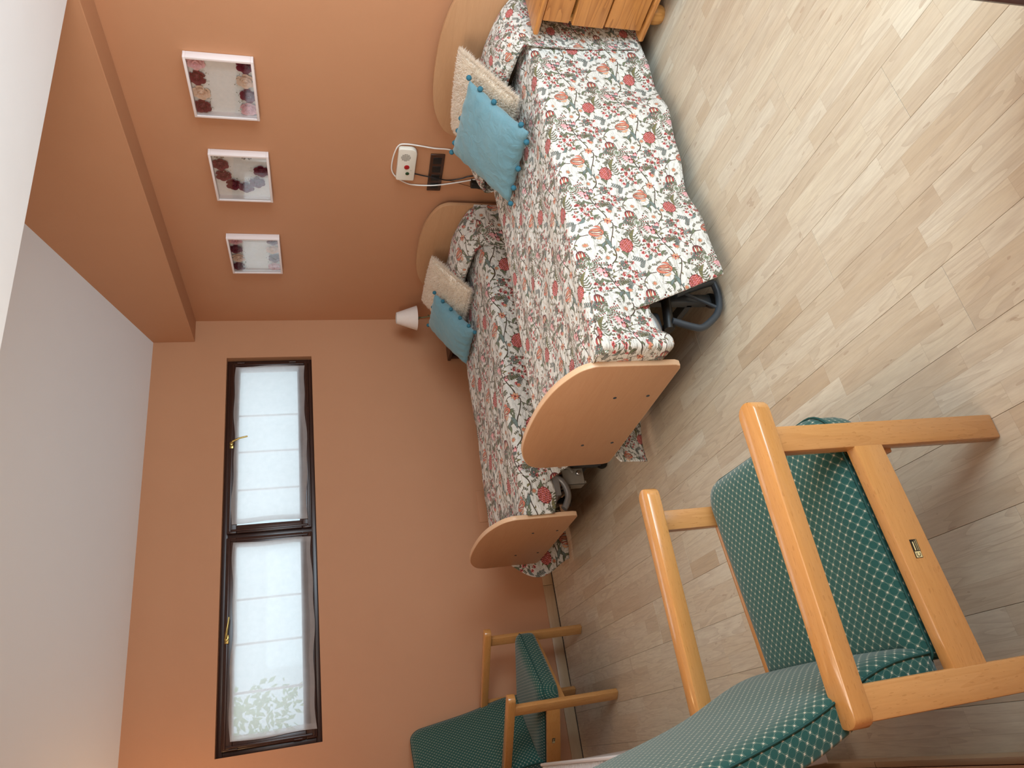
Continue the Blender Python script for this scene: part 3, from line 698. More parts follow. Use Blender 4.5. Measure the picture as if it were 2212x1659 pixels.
def spread(name, parent, pr, y_head, y_foot, end_l, end_r, zt, seed, uoff=(0, 0), NY=150, lift=0.0, pillow=None, amp=0.007, face='floral', back='floral_mid'):
    nz = fbm2(seed); P = []; UV = []
    for (x, z, s, side, dep) in pr:
        rowp = []; rowu = []
        yf = y_foot
        if side == 1: yf = y_foot + end_r(dep)
        if side == -1: yf = y_foot + end_l(dep)
        for j in range(NY + 1):
            t_ = j / NY; y = y_head + (yf - y_head) * t_
            nx, nzv = (side, 0) if side else (0, 1)
            d = amp * nz(x*1.6 + s*1.2, y*2.2)
            gx = x; gz = z
            if side:
                q = dep / .55
                gx += side * (lift + d + .016 * q * math.sin(y*9.5 + seed + side) + .010 * q * q * math.sin(y*21 + 2*seed))
                gz += .010 * q * q * math.sin(y*6.3 + seed)
            else:
                gz += lift + d * 1.2 + .0035 * math.sin(x*38 + 3*nz(y*1.4, x)) * (1 if .02 < abs(y) else 0)
            if pillow: gx, y2, gz = pillow(gx, y, gz, side, dep); rowp.append((gx, y2, gz))
            else: rowp.append((gx, y, gz))
            rowu.append((y + uoff[0], uoff[1] - s))
        P.append(rowp); UV.append(rowu)
    mb = MB(); mb.grid(P, UV); o = mb.build(name, [M[face], M[back]], parent, angle=180)
    so = o.modifiers.new('thickness', 'SOLIDIFY'); so.thickness = 0.006; so.offset = 1.0; so.material_offset = SWAP; so.material_offset_rim = 0
    return o

def bed(idx, X0, hw, zt, hb, fb, labels, seed):
    e = empty('bed', (X0, -1.05, 0), label=labels[0], cat='bed', group='hospital style beds')
    L = lambda x, y, z: (x - X0, y + 1.05, z)
    fx, fy, frz, fhw, fz, fh, fside = fb
    xl, xr = X0 - hw, X0 + hw
    y_end = fy + 0.03
    board('headboard', hb[1], hb[3] - hb[2], hb[4], 0.028, M['hb_lam'], M['hb_lam'], e, L(hb[0], -0.052, hb[2]), 0)
    f_ = board('footboard', fhw, fh, fside, 0.026, M['beech_lam'], M['beech_edge'], e, L(fx, fy, fz), frz)
    for u, v in ((.205, .198), (.212, .055), (-.218, .205), (-.208, .064)):
        o = MB().lathe([(0, .0015), (.0045, .0015), (.0075, 0.0), (.0075, -.003)], (u, -.0145, v), 12, Matrix.Rotation(PI/2, 3, 'X')).build('screw', M['steel_dark'], f_)
    MB().box(L(xl + .015, y_end + .06, zt - .15), L(xr - .015, -.09, zt - .012), 0.04, seg=4).build('mattress', M['hem'], e)
    # chassis
    mb = MB(); zf = zt - .20
    for x in (xl + .03, xr - .03): mb.box(L(x - .02, y_end + .10, zf - .03), L(x + .02, -.08, zf + .02), .006)
    for y in (-.15, -.7, -1.2, y_end + .13): mb.box(L(xl + .03, y - .02, zf - .03), L(xr - .03, y + .02, zf + .01), .005)
    mb.build('chassis', M['steel_grey'], e)
    # curved end tube that holds the footboard on either side
    for sx in (1, -1):
        x = xr - .026 if sx > 0 else xl + .026
        for dz, r_, x2, y2 in ((.0, .018, x, 0.0), (.066, .016, x - sx*.004, .02)):
            pts = smooth_pts([(x2, y_end + .24 + y2, zf + .05 + dz), (x2, y_end + .19 + y2, zf - .045 + dz), (x2, y_end + .11 + y2, zf - .072 + dz), (x2, y_end + .05 + y2, zf - .050 + dz), (x2, y_end + .028 + y2, zf - .032 + dz)], 6)
            MB().tube([L(*p) for p in pts], r_, 12).build('end_tube', M['steel_grey'], e)
    # legs and floor rails
    for sx in (1, -1):
        for y in (-.22, y_end + .30):
            x = (xr - .10) if sx > 0 else (xl + .10)
            MB().box(L(x - .02, y - .02, .045), L(x + .02, y + .02, zf - .03), .005).build('leg', M['steel_dark'], e)
            c = MB(); c.lathe([(.0, -.012), (.030, -.012), (.034, -.006), (.034, .006), (.030, .012), (0, .012)], L(x, y, .034), 20, Matrix.Rotation(PI/2, 3, 'Y')); c.build('caster', M['black_plastic'], e)
    MB().box(L(xl + .10, -.24, .12), L(xr - .10, -.20, .15), .004).build('cross_bar', M['steel_dark'], e)
    MB().box(L(xl + .10, y_end + .28, .12), L(xr - .10, y_end + .32, .15), .004).build('cross_bar', M['steel_dark'], e)
    return e, L
def make_bed_1():
    X0, hw, zt = 2.55, .43, .630
    e, L = bed(1, X0, hw, zt, (2.585, .485, .30, .972, .48), (2.468, -2.055, math.radians(4.5), .444, .262, .505, .335), ['single bed with arched beech footboard, the nearer one beside the pine nightstand'], 3)
    # dark tubular bumper loop under the foot corner
    loop = [(2.92, -1.72, .215), (2.92, -1.665, .045), (2.92, -1.686, .022), (2.92, -1.742, .024), (2.92, -1.795, .042), (2.92, -1.832, .072), (2.92, -1.875, .135), (2.92, -1.873, .178), (2.92, -1.845, .262)]
    MB().tube([L(*p) for p in smooth_pts(loop, 5)], .0145, 12).build('bumper_loop', M['steel_dark'], e)
    MB().tube([L(2.92, -1.70, .20), L(2.92, -1.782, .045)], .007, 8).build('brace_rod', M['steel_dark'], e)
    mb = MB(); mb.tube([L(2.905, -1.60, .235), L(2.905, -1.875, .275)], .020, 14); mb.build('motor_tube', M['black_plastic'], e)
    mb = MB(); mb.box(L(2.86, -1.87, .295), L(2.90, -1.79, .345), .012, seg=3); mb.tube([L(2.88, -1.80, .33), L(2.89, -1.72, .37), L(2.88, -1.66, .34)], .004, 6); mb.build('cable_plug', M['steel_dark'], e)
    # bedspread
    xl, xr = X0 - hw - .004, X0 + hw + .004
    s = empty('bedspread', (0, 0, 0), label='floral quilted bedspread with red flowers on the nearer bed beside the nightstand, brightly lit side', cat='bedspread', group='floral bedspreads on the two beds')
    pr = prof_pts(xl, xr, zt, .530, .515, .07, .050)
    sc = next(p[2] for p in pr if p[3] == 1 and p[4] >= .165)
    er = lambda d: .135 + .175 * (max(0.0, d) / .53)
    el = lambda d: -.015 - .080 * min(1.0, max(0.0, (d - .30) / .07)) ** 1.5
    def shape(x, y, z, side, dep):
        k = 0.0
        if y < -1.75 and side >= 0: pass
        return x, y, z
    spread('cloth', s, pr, -.30, -2.015, el, er, zt, 3, (0.404, sc), amp=.006, pillow=shape)
    # corner of the cloth tucked round the mattress at the foot
    P = []; UV = []
    for i in range(21):
        d = i / 20; row = []; ru = []
        for j in range(25):
            t_ = j / 24; y = -1.76 - .274 * t_; z = .618 - (.240 + .048 * (1/(1 + math.exp(-(t_ - .66) * 30))) - .02*(max(0, t_-.8)/.2)**2) * d
            x = xr + .003 - .012 * d * d + .010 * math.sin(3*d + 6*t_) * d + .006*(t_ > .66)
            if t_ > .84: q = (t_ - .84) / .16; x -= .11 * q * q; y = -1.76 - .274 * (.84 + .05 * q)
            row.append((x, y, z)); ru.append((y + .04 + d*.05 - max(0, xr - x - .01), .31 + z))
        P.append(row); UV.append(ru)
    o = MB().grid(P, UV).build('tucked_corner', [M['floral_mid'], M['hem']], s, angle=180); so = o.modifiers.new('thickness', 'SOLIDIFY'); so.thickness = .01
    pillow_cover(s, X0, xl, xr, zt, 2.02, 3.00, .135, 3)
    return e
def pillow_cover(parent, X0, xl, xr, zt, px0, px1, ph, seed, face='floral'):
    """the part of the spread pulled over the bolster pillow at the head"""
    nz = fbm2(seed + 10); P = []; UV = []
    pr = prof_pts(px0, xr + .012, zt, .10, .50, -.05, .035, r=.05)
    NYC = 40
    for (x, z, s, side, dep) in pr:
        row = []; ru = []; arc = 0; last = None
        for j in range(NYC + 1):
            t_ = j / NYC; y = -.075 - .335 * min(1, t_ * 1.10)
            u = (x - px0) / (px1 - px0); ex = max(0.0, 1 - abs(2*u - 1) ** 4.6) ** .62 if 0 <= u <= 1 else 0
            if t_ < .92: yy = (t_ / .92)
            else: yy = 1
            py = max(0.0, 1 - abs(1.72*yy - .86) ** 3.2) ** .6
            py = py if yy < 1 else .28
            gz = z; gx = x
            dd = .006 * nz(x*3 + s, y*5)
            if side == 0: gz = zt + .010 + ph * ex * py + dd
            elif side == 1: gx = x + .006 + dd + .008*math.sin(y*16); gz = z + .02*(1 if dep > .3 else 0)*math.sin(y*9)
            else: gx = px0 + .045 * (dep/.10) ** 1.5 + dd; gz = zt + .01 + ph*.0 - dep * .95
            if side != 0 and t_ > .96: gx -= side * .006
            p = Vector((gx, y, gz)); arc += (p - last).length if last is not None else 0; last = p
            row.append(tuple(p)); ru.append((-arc + .11, s + .135))
        P.append(row); UV.append(ru)
    ni, nj, mid = len(P), len(P[0]), len(P) // 2
    acr = [[0.0] * nj for _ in range(ni)]
    for j in range(nj):
        for i in range(mid + 1, ni): acr[i][j] = acr[i-1][j] + math.dist(P[i][j], P[i-1][j])
        for i in range(mid - 1, -1, -1): acr[i][j] = acr[i+1][j] - math.dist(P[i][j], P[i+1][j])
    UV = [[(UV[mid][j][0] * .5 + UV[i][j][0] * .5, -acr[i][j] + .135) for j in range(nj)] for i in range(ni)]
    o = MB().grid(P, UV).build('pillow_cover', [M[face], M['hem']], parent, angle=180)
    so = o.modifiers.new('thickness', 'SOLIDIFY'); so.thickness = .010; so.offset = 1
    return o
make_bed_1()
def make_bed_2():
    X0, hw, zt = 1.065, .455, .572
    e, L = bed(2, X0, hw, zt, (1.035, .475, .25, .902, .48), (1.052, -2.215, math.radians(3.1), .462, .268, .505, .345), ['single bed with arched beech footboard, the farther one along the window wall'], 5)
    # crank bracket under the foot end, facing the gap between the beds
    mb = MB(); mb.box(L(1.466, -2.02, .180), L(1.472, -1.925, .305), .002, seg=1); mb.box(L(1.40, -2.02, .180), L(1.472, -2.014, .305), .002, seg=1); mb.box(L(1.40, -2.00, .170), L(1.405, -1.93, .30), .001); mb.box(L(1.40, -2.012, .17), L(1.47, -2.0, .178), .001)
    mb.build('bracket', M['steel_beige'], e)
    MB().tube([L(1.44, -1.86, .30), L(1.45, -1.90, .275), L(1.46, -1.945, .235)], .017, 12).build('crank_arm', M['steel_beige'], e)
    MB().lathe([(0, -.02), (.014, -.02), (.014, .012), (.010, .016), (0, .016)], L(1.478, -1.955, .213), 12, Matrix.Rotation(PI/2, 3, 'Y')).build('bolt', M['chrome'], e)
    MB().tube([L(1.44, -2.02, .27), L(1.40, -2.12, .275)], .012, 10).build('spindle', M['black_plastic'], e)
    xl, xr = X0 - hw - .004, X0 + hw + .004
    s = empty('bedspread', (0, 0, 0), label='cream floral quilted bedspread on the farther bed under the high window, in shade', cat='bedspread', group='floral bedspreads on the two beds')
    pr = prof_pts(xl, xr, zt, .49, .475, .05, .045)
    sc = next(p[2] for p in pr if p[3] == 1 and p[4] >= .07)
    er = lambda d: .11 + .27 * (max(0.0, d) / .475)
    el = lambda d: -.03 - .12 * math.sin(PI * min(1, max(0, d) / .5)) ** 1.5 - .02 * (d / .5)
    spread('cloth', s, pr, -.30, -2.18, el, er, zt, 6, (1.111, sc), amp=.007, face='floral_big', back='floral_big')
    P = []; UV = []
    for i in range(17):
        d = i / 16; row = []; ru = []
        for j in range(21):
            t_ = j / 20; y = -1.93 - .258 * t_; z = .560 - (.150 + .03*math.sin(t_*PI)) * d; x = xr + .003 - .012*d*d + .01*math.sin(3*d + 5*t_)*d
            row.append((x, y, z)); ru.append((-y + .13, .24 + z))
        P.append(row); UV.append(ru)
    o = MB().grid(P, UV).build('tucked_corner', [M['floral_big'], M['hem']], s, angle=180); so = o.modifiers.new('thickness', 'SOLIDIFY'); so.thickness = .01
    pillow_cover(s, X0, xl, xr, zt, .52, 1.50, .125, 7, 'floral_big')
make_bed_2()

# ------------------------------------------------------------------ cushions
def cushion_pts(BL, BR, TR, TL, thick, n, seed, pinch=.10, wr=.004):
    BL, BR, TR, TL = map(Vector, (BL, BR, TR, TL)); nrm = ((BR - BL).cross(TL - BL)).normalized(); nz = fbm2(seed)
    def P(u, v, side):
        # sides bow inward between the corners
        uu = u + pinch * .5 * math.sin(PI * v) * (0.5 - u) * 1.0 * abs(2*u - 1) ** 2; vv = v + pinch * .5 * math.sin(PI * u) * (0.5 - v) * abs(2*v - 1) ** 2
        p = BL * (1-uu)*(1-vv) + BR * uu*(1-vv) + TR * uu*vv + TL * (1-uu)*vv
        f = (max(0, 1 - abs(2*u-1) ** 2.6) * max(0, 1 - abs(2*v-1) ** 2.6)) ** .5
        e_ = min(u, 1-u, v, 1-v); wrk = wr * math.exp(-e_ * 9) * math.sin(34*(u if min(v, 1-v) < min(u, 1-u) else v) + 3*nz(u*3, v*3)) * (0 if e_ < .01 else 1)
        return p + nrm * side * (thick * f + wrk + .004 * nz(u*3, v*3) * f)
    return P, nrm
def cushion(name, label, grp, BL, BR, TR, TL, thick, mat, seed, pinch=.10, n=44, wr=.004):
    base = [sum(c) / 4 for c in zip(BL, BR, TR, TL)]
    e = empty(name, base, label=label, cat='cushion', group=grp)
    P, nrm = cushion_pts(BL, BR, TR, TL, thick, n, seed, pinch, wr)
    mb = MB()
    for sd in (1, -1):
        G = [[tuple(P(i/n, j/n, sd)) for j in range(n + 1)] for i in range(n + 1)]
        if sd < 0: G = G[::-1]
        mb.grid(G)
    o = mb.build('cover', mat, e, angle=180, off=base)
    # weld the seam
    bm = bmesh.new(); bm.from_mesh(o.data); bmesh.ops.remove_doubles(bm, verts=bm.verts[:], dist=.0004); bmesh.ops.recalc_face_normals(bm, faces=bm.faces[:]); bm.to_mesh(o.data); bm.free(); o.data.shade_smooth()
    return e, P, nrm, base
def pompoms(e, P, base, spots):
    for (u, v) in spots:
        c = P(u, v, 0); c = Vector(c) + (Vector(P(u, v, 0)) - Vector(P(.5, .5, 0))).normalized() * .010
        mb = MB(); r_ = .0135; pr = [(0, -r_)] + [(r_*math.cos(a)*(1 + .05*math.sin(7*a)), r_*math.sin(a)) for a in [-1.2, -.8, -.4, 0, .4, .8, 1.2]] + [(0, r_)]
        mb.lathe(pr, c, 14); mb.build('pompom', M['pompom'], e, off=base, angle=180)
def fur(e, P, base, n, seed, L=.02):
    r = random.Random(seed); mb = MB(); c0 = Vector(P(.5, .5, 0))
    for k in range(n):
        u, v = r.random(), r.random()
        if k % 4 == 0:
            if r.random() < .5: u = r.choice((0.004, .996))
            else: v = r.choice((0.004, .996))
        sd = 1 if r.random() < .86 else -1
        p = Vector(P(u, v, sd)); q1 = Vector(P(min(u+.02, 1), v, sd)) - p; q2 = Vector(P(u, min(v+.02, 1), sd)) - p
        nn = (p - c0 - (p - c0) * .75).normalized() if (q1.length < 1e-6 or q2.length < 1e-6) else (q1.cross(q2).normalized() * sd)
        out = (p - c0).normalized()
        d = (nn * .7 + out * (.35 + .9 * (max(abs(2*u-1), abs(2*v-1)) > .97)) + Vector((r.uniform(-1, 1), r.uniform(-1, 1), r.uniform(-1, .6))) * .6).normalized()
        l = L * r.uniform(.6, 1.2); s_ = d.cross(Vector((r.uniform(-1, 1), r.uniform(-1, 1), r.uniform(-1, 1)))).normalized() * r.uniform(.0009, .0016)
        mid = p + d * l * .55 ; tip = p + d * l + Vector((0, 0, -.25*l))
        mb.add([p - s_, p + s_, mid + s_*.8, mid - s_*.8, tip], [(0, 1, 2, 3), (3, 2, 4)])
    o = mb.build('fur_pile', M['fur'], e, off=base, smooth=False); o['kind'] = 'stuff'
G1 = 'cream shaggy cushions on the beds'; G2 = 'turquoise velvet cushions with pompoms'
e, P, n_, b = cushion('shaggy_cushion', 'cream shaggy fur cushion against the headboard of the nearer bed', G1, (2.36, -.60, .675), (2.825, -.565, .672), (2.775, -.20, .885), (2.29, -.20, .845), .055, M['fur_base'], 11, pinch=.02, wr=0)
fur(e, P, b, 30000, 1, .027)
e, P, n_, b = cushion('velvet_cushion', 'turquoise velvet cushion with pompoms on the nearer bed', G2, (2.455, -.865, .668), (2.875, -.825, .668), (2.79, -.42, .872), (2.33, -.42, .885), .060, M['velvet'], 12, pinch=.12)
pompoms(e, P, b, [(1, 1), (1, .80), (1, .57), (1, .14), (.86, 0), (.5, 0), (.24, 0), (.02, 0), (.5, 1), (.33, 1), (.15, 1), (0, 1)])
e, P, n_, b = cushion('shaggy_cushion', 'cream shaggy fur cushion against the headboard of the farther bed', G1, (.73, -.57, .610), (1.215, -.535, .607), (1.115, -.20, .815), (.60, -.20, .825), .052, M['fur_base'], 13, pinch=.02, wr=0)
fur(e, P, b, 18000, 2, .028)
e, P, n_, b = cushion('velvet_cushion', 'turquoise velvet cushion with pompoms on the farther bed', G2, (.765, -.855, .600), (1.115, -.795, .598), (.985, -.41, .806), (.570, -.41, .800), .062, M['velvet'], 14, pinch=.12)
pompoms(e, P, b, [(1, 1), (1, .78), (1, .58), (1, .36), (1, .15), (.97, 0), (.6, 1), (.0, 1)])

# ------------------------------------------------------------------ pine nightstand
ns = empty('nightstand', (3.30, -.20, 0), label='varnished pine nightstand with three drawers on bun feet beside the nearer bed', cat='nightstand')
N = lambda x, y, z: (x - 3.30, y + .20, z)
MB().box(N(3.045, -.405, .597), N(3.57, -.012, .622), .009, seg=3).build('top', M['pine'], ns)
MB().box(N(3.058, -.395, .082), N(3.555, -.015, .106), .009, seg=3).build('base_board', M['pine'], ns)
mb = MB(); mb.box(N(3.105, -.365, .106), N(3.125, -.02, .597), .001); mb.box(N(3.49, -.365, .106), N(3.51, -.02, .597), .001); mb.box(N(3.125, -.04, .106), N(3.49, -.02, .597), .001)
mb.box(N(3.125, -.34, .11), N(3.49, -.33, .59), .001); mb.build('carcass', M['pine_z'], ns)
for k, (z0, z1, yo) in enumerate(((.118, .292, 0.0), (.304, .455, -.012), (.467, .590, 0.0))):
    d_ = MB().box(N(3.108, -.385 + yo, z0), N(3.507, -.36 + yo, z1), .003).build('drawer', M['pine'], ns)
    mb = MB(); mb.lathe([(0.009, 0), (.008, .012), (.016, .020), (.017, .027), (.010, .032), (0, .033)], N(3.31, -.385 + yo, (z0+z1)/2), 18, Matrix.Rotation(PI/2, 3, 'X')); mb.build('knob', M['pine_z'], d_)
for x, y in ((3.145, -.305), (3.47, -.305), (3.145, -.08), (3.47, -.08)):
    MB().lathe([(.034, 0), (.041, .010), (.045, .030), (.044, .050), (.037, .070), (.030, .083)], N(x, y, 0), 24).build('bun_foot', M['pine_z'], ns)

# ------------------------------------------------------------------ shadow-box pictures
def rose(parent, base, c, R, mat, seed, ry=Matrix.Identity(3)):
    r = random.Random(seed); mb = MB()
    # petals wrapped round a core, opening towards -y
    for ringi, (nr, rad, ht, tilt) in enumerate(((3, .26, .70, .10), (4, .52, .60, .35), (5, .84, .46, .62), (6, 1.12, .26, .85))):
        for k in range(nr):
            a0 = 2*PI*k/nr + ringi*.7 + r.uniform(-.15, .15); wdt = 2*PI/nr*.72; V = []; F = []
            for i in range(5):
                a = a0 + wdt*(i/4 - .5)*1.25; bow = 1 - (abs(i/4 - .5)*2)**2.2 * .28
                for j in range(3):
                    q = j/2; rr = R*(rad*.45 + rad*.55*q + .12*tilt*q*q) * (1 if j < 2 else bow*.5 + .55); dep = R*(ht*q*(1-.25*tilt*q))*(bow if j == 2 else 1)
                    V.append((c[0] + rr*math.cos(a), c[1] - dep - .1*R, c[2] + rr*math.sin(a)))
            for i in range(4):
                for j in range(2): F.append((i*3+j, (i+1)*3+j, (i+1)*3+j+1, i*3+j+1))
            mb.add(V, F)
    mb.lathe([(0, 0), (R*.8, .02*R), (R*.55, .2*R), (R*.2, .5*R), (0, .6*R)], c, 14, Matrix.Rotation(PI/2, 3, 'X'))
    return mb.build('rose', M['rose_' + mat], parent, off=base, angle=60)
def foliage_bits(parent, base, spots, seed, gyp=False):
    r = random.Random(seed); mb = MB()
    for (x, y, z, n, rad) in spots:
        for k in range(n):
            a = r.uniform(0, 2*PI); q = rad*r.uniform(.3, 1); px, pz = x + q*math.cos(a), z + q*math.sin(a); L = r.uniform(.005, .009); b_ = r.uniform(0, 2*PI); yy = y - r.uniform(.002, .014)
            d = Vector((math.cos(b_), r.uniform(-.4, .4), math.sin(b_))); s_ = Vector((-d.z, 0, d.x)); c = Vector((px, yy, pz))
            if gyp and k % 2: mb.lathe([(0, -.0022), (.0022, 0), (0, .0022)], c, 5, mi=1)
            else: mb.add([c, c + d*L*.5 + s_*L*.25, c + d*L, c + d*L*.5 - s_*L*.25], [(0, 1, 2, 3)])
    o = mb.build('dried_leaves', [M['leaf'], M['gyp']], parent, off=base, smooth=False); o['kind'] = 'stuff'
def picture(x0, x1, z0, z1, label, style, seed, tilt=0.0):
    base = ((x0+x1)/2, 0, (z0+z1)/2); e = empty('picture_frame', base, label=label, cat='picture', group='white shadow box pictures with roses'); e.rotation_euler = (0, tilt, 0)
    D = .045; wd = .013; mb = MB(); bx = lambda a, b: mb.box([a[i] - base[i] for i in range(3)], [b[i] - base[i] for i in range(3)], .0015)
    bx((x0, -D, z0), (x1, -.001, z0 + wd)); bx((x0, -D, z1 - wd), (x1, -.001, z1)); bx((x0, -D, z0 + wd), (x0 + wd, -.001, z1 - wd)); bx((x1 - wd, -D, z0 + wd), (x1, -.001, z1 - wd))
    mb.build('frame', M['white_frame'], e)
    MB().box((x0 + wd, -.006, z0 + wd), (x1 - wd, -.001, z1 - wd)).build('backing', M['satin'], e, smooth=False, off=base)
    MB().box((x0 + wd, -D + .006, z0 + wd), (x1 - wd, -D + .008, z1 - wd)).build('pane', M['frame_glass'], e, smooth=False, off=base)
    W = x1 - x0; H = z1 - z0; R = .0365
    if style == 'rows':
        top = ['burgundy', 'cream', 'burgundy', 'pink']; bot = ['pink', 'burgundy', 'cream', 'burgundy']   # left to right
        for row, zc in ((top, z1 - wd - R*.95), (bot, z0 + wd + R*.95)):
            for k, c in enumerate(row):
                o = rose(e, base, (x0 + wd + R*1.02 + k * (W - 2*wd - 2.04*R) / 3, -.008, zc + .004*(-1)**k), R, c, seed*10 + k)
                if c != 'burgundy' : o['label'] = c + ' rose'
        sp = [(x0 + wd + .03 + k*.055, -.008, z1 - .085, 9, .018) for k in range(5)] + [(x0 + wd + .03 + k*.055, -.008, z0 + .085, 9, .018) for k in range(5)]
        foliage_bits(e, base, sp, seed)
    else:
        cx, cz = (x0+x1)/2 + .055, (z0+z1)/2
        for k, a in enumerate((1.35, 1.95, 2.62, 3.28, 3.95, 4.65)):
            rose(e, base, (cx + .150*math.cos(a), -.008, cz + .112*math.sin(a)), R, 'burgundy', seed*10 + k)
        foliage_bits(e, base, [(cx + .105*math.cos(a), -.008, cz + .075*math.sin(a), 16, .03) for a in (1.6, 2.2, 2.8, 3.4, 4.0, 4.6)], seed, True)
        for (bx_, bz_) in ((x1 - wd - .025, z1 - wd - .04), (x1 - wd - .025, z0 + wd + .11)):
            mbb = MB()
            for sg in (-1, 1):
                mbb.add([(bx_, -.012, bz_), (bx_ - .012, -.018, bz_ + sg*.026), (bx_ + .010, -.020, bz_ + sg*.030), (bx_ + .013, -.015, bz_ + sg*.006)], [(0, 1, 2, 3)])
                mbb.add([(bx_ - .001, -.012, bz_), (bx_ - .020, -.016, bz_ + sg*.010), (bx_ - .017, -.017, bz_ + sg*.020), (bx_ - .006, -.014, bz_ + sg*.014)], [(0, 1, 2, 3)])
            mbb.tube([(bx_ - .012, -.012, bz_), (bx_ + .010, -.012, bz_)], .0014, 6); mbb.build('butterfly', M['butterfly'], e, off=base, smooth=False)
    return e
picture(2.103, 2.478, 1.868, 2.194, 'white shadow box with two rows of roses, nearest the camera', 'rows', 1)
picture(1.452, 1.838, 1.845, 2.170, 'white shadow box with a burgundy rose wreath and butterflies, middle of the three', 'wreath', 2)
picture(.698, 1.088, 1.832, 2.167, 'white shadow box with two rows of roses, nearest the room corner', 'rows', 3)

# ------------------------------------------------------------------ call box, sockets, cables
cb = empty('alarm_call_box', (1.815, 0, 1.048), label='cream plastic alarm box with red and green buttons on the terracotta wall', cat='alarm box')
def rr_pts(x0, x1, z0, z1, rs, n=6):
    out = []
    for (cx, cz, a0, r_) in ((x1, z1, 0, rs[0]), (x0, z1, PI/2, rs[1]), (x0, z0, PI, rs[2]), (x1, z0, 3*PI/2, rs[3])):
        sx = -1 if cx == x1 else 1; sz = -1 if cz == z1 else 1
        for k in range(n + 1):
            a = a0 + PI/2*k/n; out.append((cx + sx*r_ + r_*math.cos(a), cz + sz*r_ + r_*math.sin(a)))
    return out
MB().prism(rr_pts(-.130, .132, -.056, .056, (.016, .014, .010, .042)), 1, -.034, -.001, .006, seg=3).build('case', M['white_plastic'], cb)
mb = MB()
for a in range(-4, 5):
    for b_ in range(-4, 5):
        if a*a + b_*b_ <= 18: mb.lathe([(0, .0006), (.0024, .0006), (.0024, 0)], (.066 + a*.0066, -.0345, .010 + b_*.0066), 6, Matrix.Rotation(PI/2, 3, 'X'))
g_ = mb.build('speaker_grille', M['dark_dot'], cb, smooth=False)
MB().lathe([(.016, 0), (.016, .004), (.012, .006), (0, .0065)], (-.012, -.034, -.002), 22, Matrix.Rotation(PI/2, 3, 'X')).build('button', M['red_btn'], cb)['label'] = 'red round button'
MB().lathe([(.012, 0), (.012, .003), (.009, .005), (0, .0055)], (-.066, -.034, -.010), 20, Matrix.Rotation(PI/2, 3, 'X')).build('button', M['green_btn'], cb)['label'] = 'dark green round button'
MB().lathe([(.002, 0), (.002, .001), (0, .001)], (-.040, -.034, -.030), 10, Matrix.Rotation(PI/2, 3, 'X')).build('pin_hole', M['dark_dot'], cb)
sk = empty('socket_panel', (1.738, 0, .857), label='dark brown four gang socket panel on the wall between the beds', cat='socket'); sk.rotation_euler = (0, math.radians(-1.8), 0)
MB().box((-.158, -.012, -.044), (.158, -.001, .044), .004, seg=3).build('cover_plate', M['brown_plate'], sk)
for k, x in enumerate((-.110, -.038, .036, .108)):
    m_ = MB().box((x - .026, -.0145, -.026), (x + .026, -.010, .026), .002).build('module', M['black_plastic'], sk)
    if k in (0, 2):
        MB().lathe([(.018, 0), (.018, -.001), (.0, -.001)], (x, -.0143, 0), 18, Matrix.Rotation(PI/2, 3, 'X')).build('recess', M['dark_gap'], m_)
def cable(name, pts, r_, mat, label):
    return tag(MB().tube(smooth_pts(pts, 6), r_, 8).build(name, mat), label, 'cable')
cable('cable', [(1.940, -.030, .735), (1.944, -.012, .80), (1.945, -.010, .891), (1.959, -.010, .987), (1.966, -.010, 1.061), (1.950, -.010, 1.106), (1.864, -.012, 1.130), (1.759, -.012, 1.133), (1.695, -.010, 1.106), (1.651, -.010, 1.053), (1.626, -.010, .987), (1.640, -.020, .854), (1.672, -.016, .705), (1.705, -.012, .583), (1.72, -.012, .50)], .0042, M['cable_white'], 'white cable looped round the alarm box on the terracotta wall')
cable('cable', [(1.727, -.012, .990), (1.717, -.016, .932), (1.713, -.020, .892), (1.703, -.024, .831), (1.689, -.018, .769), (1.700, -.012, .695), (1.726, -.012, .638), (1.735, -.012, .56), (1.72, -.012, .45)], .0040, M['black_plastic'], 'black cable hanging from the alarm box past the socket panel')
cable('cable', [(1.700, -.020, .831), (1.672, -.010, .74), (1.64, -.008, .65), (1.60, -.008, .52)], .0014, M['black_plastic'], 'hair-thin dark wire hanging below the socket panel')
o = MB().box((1.655, -.05, .545), (1.70, -.004, .625), .006, seg=3).build('power_adapter', M['black_plastic']); tag(o, 'black power adapter on the wall just left of the nearer bed head', 'adapter')

# ------------------------------------------------------------------ corner table and lamp
bt = empty('corner_table', (.22, -.22, 0), label='small dark brown wooden corner table behind the farther bed head', cat='table')
MB().box((-.20, -.20, .555), (.20, .20, .580), .004).build('tabletop', M['dark_wood'], bt)
for sx in (-1, 1):
    for sy in (-1, 1): MB().box((sx*.17 - .018, sy*.17 - .018, 0), (sx*.17 + .018, sy*.17 + .018, .556), .003).build('leg', M['dark_wood_z'], bt)
tl_ = empty('table_lamp', (.335, -.19, .58), label='small lamp with a white conical shade and leafy green stem in the corner', cat='lamp')
T_ = lambda x, y, z: (x - .335, y + .19, z - .58)
MB().lathe([(0, 0), (.055, 0), (.057, .006), (.05, .012), (.012, .018), (0, .018)]).build('base', M['stem_metal'], tl_)
MB().tube([T_(.335, -.19, .59), T_(.352, -.19, .68), T_(.345, -.19, .75), T_(.318, -.185, .81), T_(.307, -.18, .855), T_(.306, -.18, .93)], .005, 8).build('stem', M['stem_metal'], tl_)
